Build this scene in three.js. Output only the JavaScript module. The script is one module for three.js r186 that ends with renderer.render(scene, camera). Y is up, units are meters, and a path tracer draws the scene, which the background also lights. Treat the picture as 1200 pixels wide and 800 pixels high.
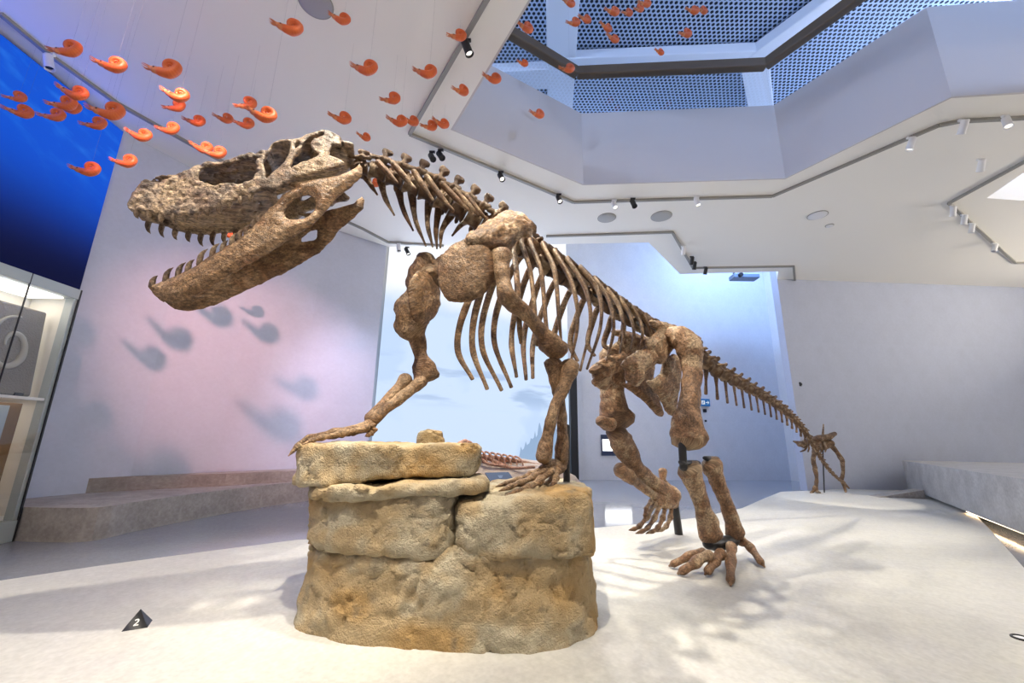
import * as THREE from 'three';
import { mergeGeometries, toCreasedNormals } from 'three/addons/utils/BufferGeometryUtils.js';
import { RoundedBoxGeometry } from 'three/addons/geometries/RoundedBoxGeometry.js';
import { RectAreaLightUniformsLib } from 'three/addons/lights/RectAreaLightUniformsLib.js';
import { FontLoader } from 'three/addons/loaders/FontLoader.js';
import { TextGeometry } from 'three/addons/geometries/TextGeometry.js';
RectAreaLightUniformsLib.init();

// ---------------------------------------------------------------- camera, exposure, large lights
const scene = new THREE.Scene();
scene.background = new THREE.Color(0x05070c);
const FOCAL = 480, EYE = 1.05, CEIL = 5.5, HOLE_TOP = 7.0, UPPER = 10.5;
const V3 = (x, y, z) => new THREE.Vector3(x, y, z);
const camera = new THREE.PerspectiveCamera(2 * Math.atan(400 / FOCAL) * 180 / Math.PI, 1.5, 0.05, 80);
const upC = V3(30, 2000, -FOCAL).normalize();                       // the zenith seen in the photograph: pitch and slight roll
const fwC = V3(0, 0, -1).addScaledVector(upC, -V3(0, 0, -1).dot(upC)).normalize();
const rtC = new THREE.Vector3().crossVectors(fwC, upC);
const CAMROT = new THREE.Matrix4().set(rtC.x, rtC.y, rtC.z, 0, upC.x, upC.y, upC.z, 0, -fwC.x, -fwC.y, -fwC.z, 0, 0, 0, 0, 1);
camera.position.set(0, EYE, 0);
camera.quaternion.setFromRotationMatrix(CAMROT);
scene.add(camera);
const renderer = new THREE.WebGLRenderer({ antialias: true });
renderer.toneMapping = THREE.LinearToneMapping;
renderer.toneMappingExposure = 1.0;
renderer.shadowMap.enabled = true;
const rectLights = [                                                // [kind, colour, intensity, width, height, position, look at, where, long side]: wash lights of the bay; coves and opening wash are unseen, added for brightness
  ['wash', 0x9ac0ff, 76, 2.6, 0.5, [7.4, 7.9, -10.9], [8.0, 3.0, -13.2], 'over the exit wall', 'x'],
  ['wash', 0x6fa4ff, 1.5, 2.0, 0.4, [3.2, 7.9, -10.4], [3.8, 3.0, -12.9], 'beside the landscape screen', 'x'],
  ['cove', 0xffe6c6, 10, 7.0, 0.35, [-0.5, 3.6, 3.7], [-0.5, 6, 3.0], 'on the wall behind the visitor', 'x'],
  ['cove', 0xfff0dc, 8, 6.0, 0.35, [10.5, 3.6, 3.7], [10.5, 6, 3.0], 'on the wall of the east aisle', 'x'],
  ['cove', 0xfff4e2, 64, 8.0, 0.35, [14.8, 3.4, -3.6], [13.4, 6, -3.6], 'on the far side wall', 'z'],
  ['cove', 0xe6e0f4, 12, 4.0, 0.35, [-5.85, 3.4, 1.8], [-5.1, 6, 1.8], 'on the wall beside the ocean screen', 'z'],
  ['wash', 0x9fb4ff, 10, 1.4, 1.2, [12.3, 9.4, -5.6], [11.9, 2.0, -6.6], 'added unseen in the small ceiling opening', 'x'],  // unseen source, added to brighten the right wall evenly
];
// the track spotlights: [name group, head position, target, candela, cone degrees, penumbra, colour, size]
const spotSpecs = [
  ['key', [-1.3, 5.3, -2.1], [-1.75, 2.4, -2.65], 64, 25, 0.4],
  ['key', [-0.45, 5.3, -0.7], [-0.5, 0.6, -2.6], 76, 27, 0.6],
  ['key', [-0.4, 5.3, -2.3], [-0.5, 2.7, -3.05], 46, 22, 0.5],
  ['key', [2.5, 5.3, -1.6], [1.85, 1.1, -4.1], 44, 14, 0.5],
  ['key', [-2.9, 5.3, -0.6], [-2.6, 0, -2.6], 28, 32, 0.6],
];

// ---------------------------------------------------------------- pixels to places
function rayDir(px, py) { return V3(px - 600, 400 - py, -FOCAL).applyMatrix4(CAMROT).normalize(); }
function onY(px, py, y = 0) { const d = rayDir(px, py); return V3(0, EYE, 0).addScaledVector(d, (y - EYE) / d.y); }
function axialDepth(p) { return p.clone().sub(V3(0, EYE, 0)).dot(rayDir(600, 400)); }
const mPerPx = p => axialDepth(p) / FOCAL;
class Plane {                                                        // an upright plane with axes s (along), y (up), l (towards the visitor)
  constructor(x, z, dx, dz) { const n = Math.hypot(dx, dz); this.o = V3(x, 0, z); this.d = V3(dx / n, 0, dz / n); this.n = V3(-dz / n, 0, dx / n); if (this.n.dot(V3(0, 0, 1)) < 0) this.n.negate(); }
  at(px, py, l = 0) {
    const d = rayDir(px, py), c = V3(0, EYE, 0), p0 = this.o.clone().addScaledVector(this.n, l);
    return c.clone().addScaledVector(d, p0.sub(c).dot(this.n) / d.dot(this.n));
  }
  local(p) { const q = p.clone().sub(this.o); return [q.dot(this.d), p.y, q.dot(this.n)]; }
  world(s, y, l) { return this.o.clone().addScaledVector(this.d, s).addScaledVector(this.n, l).setY(y); }
}

// ---------------------------------------------------------------- noise, colours, textures
function rng(seed) { let a = seed >>> 0; return () => { a = (a + 0x6D2B79F5) >>> 0; let t = Math.imul(a ^ (a >>> 15), 1 | a); t = (t + Math.imul(t ^ (t >>> 7), 61 | t)) ^ t; return ((t ^ (t >>> 14)) >>> 0) / 4294967296; }; }
const HASH = new Float32Array(4096); { const r = rng(77); for (let i = 0; i < 4096; i++) HASH[i] = r() * 2 - 1; }
const hsh = (x, y, z) => HASH[(Math.imul(x, 73856093) ^ Math.imul(y, 19349663) ^ Math.imul(z, 83492791)) >>> 3 & 4095];
function vn(x, y, z) {
  const i = Math.floor(x), j = Math.floor(y), k = Math.floor(z); let u = x - i, v = y - j, w = z - k;
  u = u * u * (3 - 2 * u); v = v * v * (3 - 2 * v); w = w * w * (3 - 2 * w);
  const L = (a, b, t) => a + (b - a) * t;
  return L(L(L(hsh(i, j, k), hsh(i + 1, j, k), u), L(hsh(i, j + 1, k), hsh(i + 1, j + 1, k), u), v), L(L(hsh(i, j, k + 1), hsh(i + 1, j, k + 1), u), L(hsh(i, j + 1, k + 1), hsh(i + 1, j + 1, k + 1), u), v), w);
}
const fbm = (x, y, z, o = 3) => { let s = 0, a = 1, t = 0; for (let i = 0; i < o; i++) { s += a * vn(x, y, z); t += a; a *= 0.5; x = x * 2.03 + 17.1; y = y * 2.03 + 3.7; z = z * 2.03 + 9.2; } return s / t; };
const clamp = (x, a = 0, b = 1) => Math.min(b, Math.max(a, x));
const mix = (a, b, t) => a + (b - a) * t;
const sstep = (a, b, x) => { const t = clamp((x - a) / (b - a)); return t * t * (3 - 2 * t); };
const smax = (a, b, k) => { const h = clamp(0.5 - 0.5 * (b - a) / k); return mix(b, a, h) + k * h * (1 - h); };
const smin = (a, b, k) => -smax(-a, -b, k);
function noiseTexture(size, fn, srgb) {
  const d = new Uint8Array(size * size * 4);
  for (let y = 0; y < size; y++) for (let x = 0; x < size; x++) { const c = fn(x / size, y / size), i = (y * size + x) * 4; d[i] = clamp(c[0]) * 255; d[i + 1] = clamp(c[1]) * 255; d[i + 2] = clamp(c[2]) * 255; d[i + 3] = 255; }
  const t = new THREE.DataTexture(d, size, size); t.magFilter = THREE.LinearFilter; t.minFilter = THREE.LinearFilter; t.wrapS = t.wrapT = THREE.RepeatWrapping;
  if (srgb) t.colorSpace = THREE.SRGBColorSpace; t.needsUpdate = true; return t;
}
// tileable noise: lattice values repeat after f cells
const tor = (u, v, f, o, s) => {
  let sum = 0, amp = 1, tot = 0; const z = Math.floor(s * 10);
  for (let q = 0; q < o; q++) {
    const x = u * f, y = v * f, i = Math.floor(x), j = Math.floor(y); let a = x - i, b = y - j; a = a * a * (3 - 2 * a); b = b * b * (3 - 2 * b); const i0 = i % f, i1 = (i + 1) % f, j0 = j % f, j1 = (j + 1) % f;
    sum += amp * mix(mix(hsh(i0, j0, z + q), hsh(i1, j0, z + q), a), mix(hsh(i0, j1, z + q), hsh(i1, j1, z + q), a), b); tot += amp; amp *= 0.55; f *= 2;
  }
  return sum / tot * 1.3;
};
function lay(tex, repeat) { const t = tex.clone(); t.repeat.set(repeat, repeat); t.needsUpdate = true; return t; }
const bumpTex = noiseTexture(512, (u, v) => { const c = 0.5 + 0.28 * tor(u, v, 24, 4, 1.5) + 0.2 * tor(u, v, 70, 2, 8.1); return [c, c, c]; });
const grainTex = noiseTexture(512, (u, v) => { const a = tor(u, v, 40, 4, 3.9), b = tor(u, v, 130, 2, 6.6); const c = 0.82 + 0.3 * a + 0.16 * b; return [c, c * 0.99, c * 0.97]; }, true);
const floorTex = noiseTexture(1024, (u, v) => { const n = tor(u, v, 9, 4, 2.2), m = tor(u, v, 60, 3, 5.1), k = tor(u, v, 160, 2, 7.7); const c = 0.75 + 0.014 * n + 0.018 * m + 0.028 * k; return [c + 0.002, c - 0.003, c - 0.03 - 0.012 * n]; }, true);
const wallTex = noiseTexture(512, (u, v) => { const c = 0.88 + 0.012 * tor(u, v, 8, 3, 3.3) + 0.01 * tor(u, v, 60, 2, 4.4); return [c, c, c]; }, true);
const concTex = noiseTexture(512, (u, v) => { const c = 0.66 + 0.06 * tor(u, v, 7, 4, 6.3) + 0.05 * tor(u, v, 50, 3, 1.4); return [c, c - 0.015, c - 0.035]; }, true);

const std = (o) => new THREE.MeshStandardMaterial(o);
const lin = (r, g, b) => new THREE.Color().setRGB(r, g, b);
const M = {
  floor: std({ map: lay(floorTex, 0.35), roughness: 0.42, bumpMap: lay(bumpTex, 2), bumpScale: 0.0005 }),
  lowFloor: std({ map: lay(floorTex, 0.5), color: lin(0.52, 0.55, 0.66), roughness: 0.1 }),
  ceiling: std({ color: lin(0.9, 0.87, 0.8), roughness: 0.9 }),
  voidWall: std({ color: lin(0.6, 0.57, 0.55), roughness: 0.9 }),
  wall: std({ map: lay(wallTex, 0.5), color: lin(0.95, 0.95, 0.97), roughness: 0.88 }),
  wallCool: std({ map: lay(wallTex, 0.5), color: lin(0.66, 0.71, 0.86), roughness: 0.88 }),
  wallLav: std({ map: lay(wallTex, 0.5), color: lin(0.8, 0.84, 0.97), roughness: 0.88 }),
  conc: std({ map: lay(concTex, 0.8), color: lin(0.95, 0.9, 0.86), roughness: 0.8 }),
  bench: std({ map: lay(concTex, 0.8), color: lin(1.1, 1.12, 1.15), roughness: 0.35 }),
  bone: std({ vertexColors: true, map: lay(grainTex, 2.2), roughness: 0.6, bumpMap: lay(bumpTex, 3), bumpScale: 0.007 }),
  rock: std({ vertexColors: true, roughness: 0.92, bumpMap: lay(bumpTex, 3.2), bumpScale: 0.012 }),
  black: std({ color: lin(0.012, 0.012, 0.014), roughness: 0.5 }),
  steel: std({ color: lin(0.03, 0.03, 0.032), roughness: 0.4, metalness: 0.3 }),
  grey: std({ color: lin(0.3, 0.29, 0.26), roughness: 0.5 }),
  white: std({ color: lin(0.8, 0.8, 0.8), roughness: 0.5 }),
  rail: std({ color: lin(0.12, 0.08, 0.045), roughness: 0.45 }),
  beam: std({ color: lin(0.85, 0.88, 0.93), roughness: 0.5 }),
  glass: new THREE.MeshPhysicalMaterial({ color: 0xffffff, transmission: 1, thickness: 0, roughness: 0.02, ior: 1.5 }),
  wire: std({ color: lin(0.16, 0.16, 0.16), roughness: 0.8 }),
  lens: std({ color: 0xffffff, emissive: lin(1, 0.93, 0.8), emissiveIntensity: 1.4 }),
};

// ---------------------------------------------------------------- object helpers
const names = new Map();
function numbered(n) { const c = names.get(n) || 0; names.set(n, c + 1); return c ? `${n}_${String(c).padStart(3, '0')}` : n; }
function shadows(o) { o.traverse(c => { if (c.isMesh) { c.castShadow = true; c.receiveShadow = true; } }); return o; }
function thing(name, label, category, pos = [0, 0, 0], group) {
  const o = new THREE.Group(); o.name = numbered(name); o.position.set(...pos); o.userData = { label, category }; if (group) o.userData.group = group; scene.add(o); return o;
}
function part(name, geo, mat, parent, label) {                        // geometry in world axes; moved into its thing's axes
  const m = new THREE.Mesh(geo, mat); m.name = name; parent.add(m); m.castShadow = m.receiveShadow = true;
  let root = parent; while (root.parent && root.parent !== scene) root = root.parent;
  geo.translate(-root.position.x, -root.position.y, -root.position.z);
  if (label) m.userData.label = label;
  return m;
}
function struct(name, geo, mat, label, category) { const m = new THREE.Mesh(geo, mat); m.name = name; m.castShadow = m.receiveShadow = true; m.userData = { kind: 'structure', label, category }; scene.add(m); return m; }
function metreUV(g) {                                                 // box-projected uv in metres
  g = g.index ? g.toNonIndexed() : g; const p = g.attributes.position, uv = new Float32Array(p.count * 2); const a = V3(), b = V3(), c = V3();
  for (let i = 0; i < p.count; i += 3) {
    a.fromBufferAttribute(p, i); b.fromBufferAttribute(p, i + 1); c.fromBufferAttribute(p, i + 2);
    const n = b.clone().sub(a).cross(c.clone().sub(a)); const ax = Math.abs(n.x), ay = Math.abs(n.y), az = Math.abs(n.z);
    [a, b, c].forEach((q, k) => { const [u, v] = ay >= ax && ay >= az ? [q.x, q.z] : ax > az ? [q.z, q.y] : [q.x, q.y]; uv[(i + k) * 2] = u; uv[(i + k) * 2 + 1] = v; });
  }
  g.setAttribute('uv', new THREE.BufferAttribute(uv, 2)); return g;
}
function prism(pts, y0, y1, holes = []) {                             // plan polygon [[x,z],...] raised from y0 to y1
  const sh = new THREE.Shape(pts.map(([x, z]) => new THREE.Vector2(x, -z)));
  for (const h of holes) sh.holes.push(new THREE.Path(h.map(([x, z]) => new THREE.Vector2(x, -z))));
  const g = new THREE.ExtrudeGeometry(sh, { depth: y1 - y0, bevelEnabled: false }); g.rotateX(-Math.PI / 2); g.translate(0, y0, 0); return metreUV(g);
}
function wallStrip(pts, y0, y1, t) {                                  // an upright wall along plan points, thickness t to the left of the walk
  const n = pts.length, out = [];
  for (let i = 0; i < n; i++) {
    const a = pts[Math.max(0, i - 1)], b = pts[Math.min(n - 1, i + 1)], dx = b[0] - a[0], dz = b[1] - a[1], l = Math.hypot(dx, dz);
    out.push([pts[i][0] + dz / l * t, pts[i][1] - dx / l * t]);
  }
  return prism([...pts, ...out.reverse()], y0, y1);
}
function beamBox(a, b, w, h, r = 0) {                                 // a bar between two points
  const L = a.distanceTo(b), g = r ? new RoundedBoxGeometry(w, h, L, 2, r) : new THREE.BoxGeometry(w, h, L);
  const m = new THREE.Matrix4().lookAt(a, b, Math.abs(b.y - a.y) > L * 0.99 ? V3(1, 0, 0) : V3(0, 1, 0)); g.applyMatrix4(m); const c = a.clone().add(b).multiplyScalar(0.5); g.translate(c.x, c.y, c.z); return g;
}

// swept bone: radii are metres, or [across, along] pairs
function tube(pts, rad, o = {}) {
  const seg = o.seg || 10, N = o.n || Math.max(6, (pts.length - 1) * 5), rough = o.rough ?? 0.06, fr = o.freq || 9, sd = o.seed || 0;
  const cv = new THREE.CatmullRomCurve3(pts, false, 'centripetal');
  const R = rad.map(r => Array.isArray(r) ? r : [r, r]);
  const rAt = t => { const x = t * (R.length - 1), i = Math.min(R.length - 2, Math.floor(x)), f = x - i, e = f * f * (3 - 2 * f); return [mix(R[i][0], R[i + 1][0], e), mix(R[i][1], R[i + 1][1], e)]; };
  const rings = [];
  const t0 = cv.getTangent(0); let up = (o.up || V3(0.13, 1, 0.21)).clone(); up.addScaledVector(t0, -up.dot(t0)).normalize();
  const caps = o.sharp ? [0, 0.6] : [0, 0.5, 0.85];
  const push = (c, t, u, r, len) => rings.push({ c, u: u.clone(), v: t.clone().cross(u).normalize(), r, len });
  const [ra, rb] = rAt(0);
  for (const k of [1, 0.85, 0.5]) { const s = Math.sqrt(1 - k * k); push(pts[0].clone().addScaledVector(t0, -k * Math.min(ra, rb) * 0.8), t0, up, [ra * Math.max(s, 0.02), rb * Math.max(s, 0.02)], 0); }
  const len = cv.getLength(); let pt = t0;
  for (let i = 0; i <= N; i++) {
    const t = cv.getTangent(i / N); const ax = pt.clone().cross(t); const sn = ax.length(); if (sn > 1e-6) up.applyAxisAngle(ax.normalize(), Math.asin(Math.min(1, sn))); up.addScaledVector(t, -up.dot(t)).normalize(); pt = t;
    push(cv.getPoint(i / N), t, up, rAt(i / N), i / N * len);
  }
  const [ea, eb] = rAt(1);
  for (const k of [0.5, 0.85, 1]) { const s = Math.sqrt(1 - k * k); push(pts[pts.length - 1].clone().addScaledVector(pt, k * Math.min(ea, eb) * 0.8), pt, up, [ea * Math.max(s, 0.02), eb * Math.max(s, 0.02)], len); }
  const P = [], UV = [], I = [];
  for (const r of rings) for (let j = 0; j <= seg; j++) {
    const a = j / seg * Math.PI * 2, q = r.c.clone().addScaledVector(r.u, Math.cos(a) * r.r[0]).addScaledVector(r.v, Math.sin(a) * r.r[1]);
    if (rough) { const k = rough * fbm(q.x * fr + sd, q.y * fr, q.z * fr + sd, 2); q.addScaledVector(q.clone().sub(r.c), k * 1.6); }
    P.push(q.x, q.y, q.z); UV.push(j / seg * 6.283 * (r.r[0] + 0.004), r.len);
  }
  for (let i = 0; i < rings.length - 1; i++) for (let j = 0; j < seg; j++) { const a = i * (seg + 1) + j, b = a + seg + 1; I.push(a, a + 1, b, b, a + 1, b + 1); }
  const g = new THREE.BufferGeometry(); g.setAttribute('position', new THREE.Float32BufferAttribute(P, 3)); g.setAttribute('uv', new THREE.Float32BufferAttribute(UV, 2)); g.setIndex(I); g.computeVertexNormals();
  const nn = g.attributes.normal; for (let i = 0; i < rings.length; i++) { const a = i * (seg + 1), b = a + seg; const x = nn.getX(a) + nn.getX(b), y = nn.getY(a) + nn.getY(b), z = nn.getZ(a) + nn.getZ(b), l = Math.hypot(x, y, z) || 1; nn.setXYZ(a, x / l, y / l, z / l); nn.setXYZ(b, x / l, y / l, z / l); }
  return g;
}
// a distance field on a grid to a mesh (naive surface nets)
function surfaceNets(f, lo, hi, cell) {
  const nx = Math.ceil((hi[0] - lo[0]) / cell) + 1, ny = Math.ceil((hi[1] - lo[1]) / cell) + 1, nz = Math.ceil((hi[2] - lo[2]) / cell) + 1;
  const F = new Float32Array(nx * ny * nz); let q = 0;
  for (let k = 0; k < nz; k++) for (let j = 0; j < ny; j++) for (let i = 0; i < nx; i++) F[q++] = f(lo[0] + i * cell, lo[1] + j * cell, lo[2] + k * cell, i, j);
  const id = (i, j, k) => (k * ny + j) * nx + i, vid = new Int32Array(nx * ny * nz).fill(-1), P = [], I = [];
  for (let k = 0; k < nz - 1; k++) for (let j = 0; j < ny - 1; j++) for (let i = 0; i < nx - 1; i++) {
    let m = 0; const v = []; for (let c = 0; c < 8; c++) { const d = F[id(i + (c & 1), j + (c >> 1 & 1), k + (c >> 2))]; v.push(d); if (d < 0) m |= 1 << c; }
    if (m === 0 || m === 255) continue;
    let x = 0, y = 0, z = 0, n = 0;
    for (let a = 0; a < 8; a++) for (let bit = 1; bit < 8; bit <<= 1) { if (a & bit) continue; const b = a | bit; if ((v[a] < 0) === (v[b] < 0)) continue; const t = v[a] / (v[a] - v[b]); x += (a & 1) + (bit === 1 ? t : 0); y += (a >> 1 & 1) + (bit === 2 ? t : 0); z += (a >> 2) + (bit === 4 ? t : 0); n++; }
    vid[id(i, j, k)] = P.length / 3; P.push(lo[0] + (i + x / n) * cell, lo[1] + (j + y / n) * cell, lo[2] + (k + z / n) * cell);
  }
  const quad = (a, b, c, d, flip) => { if (a < 0 || b < 0 || c < 0 || d < 0) return; flip ? I.push(a, c, b, a, d, c) : I.push(a, b, c, a, c, d); };
  for (let k = 1; k < nz - 1; k++) for (let j = 1; j < ny - 1; j++) for (let i = 1; i < nx - 1; i++) {
    const s = F[id(i, j, k)] < 0;
    if (s !== (F[id(i + 1, j, k)] < 0)) quad(vid[id(i, j - 1, k - 1)], vid[id(i, j, k - 1)], vid[id(i, j, k)], vid[id(i, j - 1, k)], !s);
    if (s !== (F[id(i, j + 1, k)] < 0)) quad(vid[id(i - 1, j, k - 1)], vid[id(i - 1, j, k)], vid[id(i, j, k)], vid[id(i, j, k - 1)], !s);
    if (s !== (F[id(i, j, k + 1)] < 0)) quad(vid[id(i - 1, j - 1, k)], vid[id(i, j - 1, k)], vid[id(i, j, k)], vid[id(i - 1, j, k)], !s);
  }
  const g = new THREE.BufferGeometry(); g.setAttribute('position', new THREE.Float32BufferAttribute(P, 3)); g.setIndex(I);
  return g;
}
function finish(g) { g.computeVertexNormals(); if (!g.attributes.uv) { const p = g.attributes.position, uv = []; for (let i = 0; i < p.count; i++) uv.push(p.getX(i) + 0.45 * p.getZ(i), p.getY(i) + 0.6 * p.getZ(i)); g.setAttribute('uv', new THREE.Float32BufferAttribute(uv, 2)); } return g; }
function paint(g, fn) { const p = g.attributes.position, c = new Float32Array(p.count * 3); for (let i = 0; i < p.count; i++) { const k = fn(p.getX(i), p.getY(i), p.getZ(i)); c[i * 3] = k[0]; c[i * 3 + 1] = k[1]; c[i * 3 + 2] = k[2]; } g.setAttribute('color', new THREE.BufferAttribute(c, 3)); return g; }
const mix3 = (a, b, t) => [mix(a[0], b[0], t), mix(a[1], b[1], t), mix(a[2], b[2], t)];
const GOLD = [0.37, 0.235, 0.13], LEG = [0.46, 0.28, 0.165], BROWN = [0.215, 0.112, 0.048], PALE = [0.5, 0.36, 0.225], DARK = [0.045, 0.026, 0.016], RUST = [0.24, 0.105, 0.045];
function boneCol(pale = 0.35, dark = 0.35, sd = 0, base = BROWN) {
  base = base === BROWN ? base : [base[0] * 0.78, base[1] * 0.72, base[2] * 0.64];
  return (x, y, z) => {
    const a = fbm(x * 5 + sd, y * 5, z * 5, 3), b = fbm(x * 21 + sd, y * 21 + 4, z * 21, 3), c = fbm(x * 60, y * 60 + sd, z * 60, 2);
    let k = mix3(base, RUST, sstep(0, 0.5, fbm(x * 9 + 31, y * 9 + sd, z * 9, 2)) * 0.5);
    k = mix3(k, PALE, clamp(sstep(0.0, 0.35, a * 0.7 + b * 0.6) * pale * 1.7));
    k = mix3(k, DARK, clamp(sstep(0.06, 0.4, -a * 0.6 + c * 0.25 - b * 0.6) * dark * 1.9));
    const f = 1 + 0.4 * c + 0.25 * b; return [k[0] * f, k[1] * f, k[2] * f];
  };
}
// signed distance to polygons (negative inside)
function polySD(poly) {
  return (x, y) => {
    let d = 1e9, s = 1;
    for (let i = 0, j = poly.length - 1; i < poly.length; j = i++) {
      const ax = poly[i][0], ay = poly[i][1], ex = poly[j][0] - ax, ey = poly[j][1] - ay, wx = x - ax, wy = y - ay;
      const t = clamp((wx * ex + wy * ey) / (ex * ex + ey * ey)), bx = wx - ex * t, by = wy - ey * t; d = Math.min(d, bx * bx + by * by);
      const c1 = y >= ay, c2 = y < poly[j][1], c3 = ex * wy > ey * wx; if ((c1 && c2 && c3) || (!c1 && !c2 && !c3)) s = -s;
    }
    return s * Math.sqrt(d);
  };
}
function smoothPoly(p, it = 2) { for (let k = 0; k < it; k++) { const o = []; for (let i = 0; i < p.length; i++) { const a = p[i], b = p[(i + 1) % p.length]; o.push([a[0] * 0.75 + b[0] * 0.25, a[1] * 0.75 + b[1] * 0.25], [a[0] * 0.25 + b[0] * 0.75, a[1] * 0.25 + b[1] * 0.75]); } p = o; } return p; }
// a plate of bone on an upright plane: pixel outline, lateral place, thickness
function plate(plane, polyPx, latOf, thick, o = {}) {
  const l0 = o.lat0 ?? latOf(0, 0); const un = ([x, y]) => { const q = plane.local(plane.at(x, y, l0)); return [q[0], q[1]]; };
  const poly = smoothPoly(polyPx.map(un), 1), out = polySD(poly), holes = (o.holes || []).map(h => polySD(smoothPoly(h.map(un), 1)));
  const xs = poly.map(p => p[0]), ys = poly.map(p => p[1]), pad = 0.06, cell = o.cell || 0.011;
  const lo = [Math.min(...xs) - pad, Math.min(...ys) - pad, l0 - (o.reach || 0.2)], hi = [Math.max(...xs) + pad, Math.max(...ys) + pad, l0 + (o.reach || 0.2)];
  const cache = new Map(), nr = o.rough ?? 0.006;
  const f = (s, y, l, i, j) => {
    const key = i * 4096 + j; let c = cache.get(key);
    if (c === undefined) { let d = out(s, y); for (const h of holes) d = Math.max(d, -h(s, y)); c = [d, latOf(s, y), typeof thick === 'function' ? thick(s, y, d) : thick]; cache.set(key, c); }
    const d = smax(c[0], Math.abs(l - c[1]) - c[2], o.k || 0.02);
    return Math.abs(d) < 0.04 ? d + nr * fbm(s * 22 + (o.seed || 0), y * 22, l * 22, 3) : d;
  };
  const g = surfaceNets(f, lo, hi, cell), p = g.attributes.position;
  for (let i = 0; i < p.count; i++) { const w = plane.world(p.getX(i), p.getY(i), p.getZ(i)); p.setXYZ(i, w.x, w.y, w.z); }
  fixWinding(g, plane); return finish(g);
}
function fixWinding(g, plane) { if (plane.d.clone().cross(V3(0, 1, 0)).dot(plane.n) < 0) { const ix = g.index.array; for (let i = 0; i < ix.length; i += 3) { const t = ix[i]; ix[i] = ix[i + 1]; ix[i + 1] = t; } } }

// ================================================================ THE SETTING
const xz = p => [p.x, p.z], ceilAt = (px, py) => xz(onY(px, py, CEIL)), floorAt = (px, py) => xz(onY(px, py, 0));
const LOW = -0.07;
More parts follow.
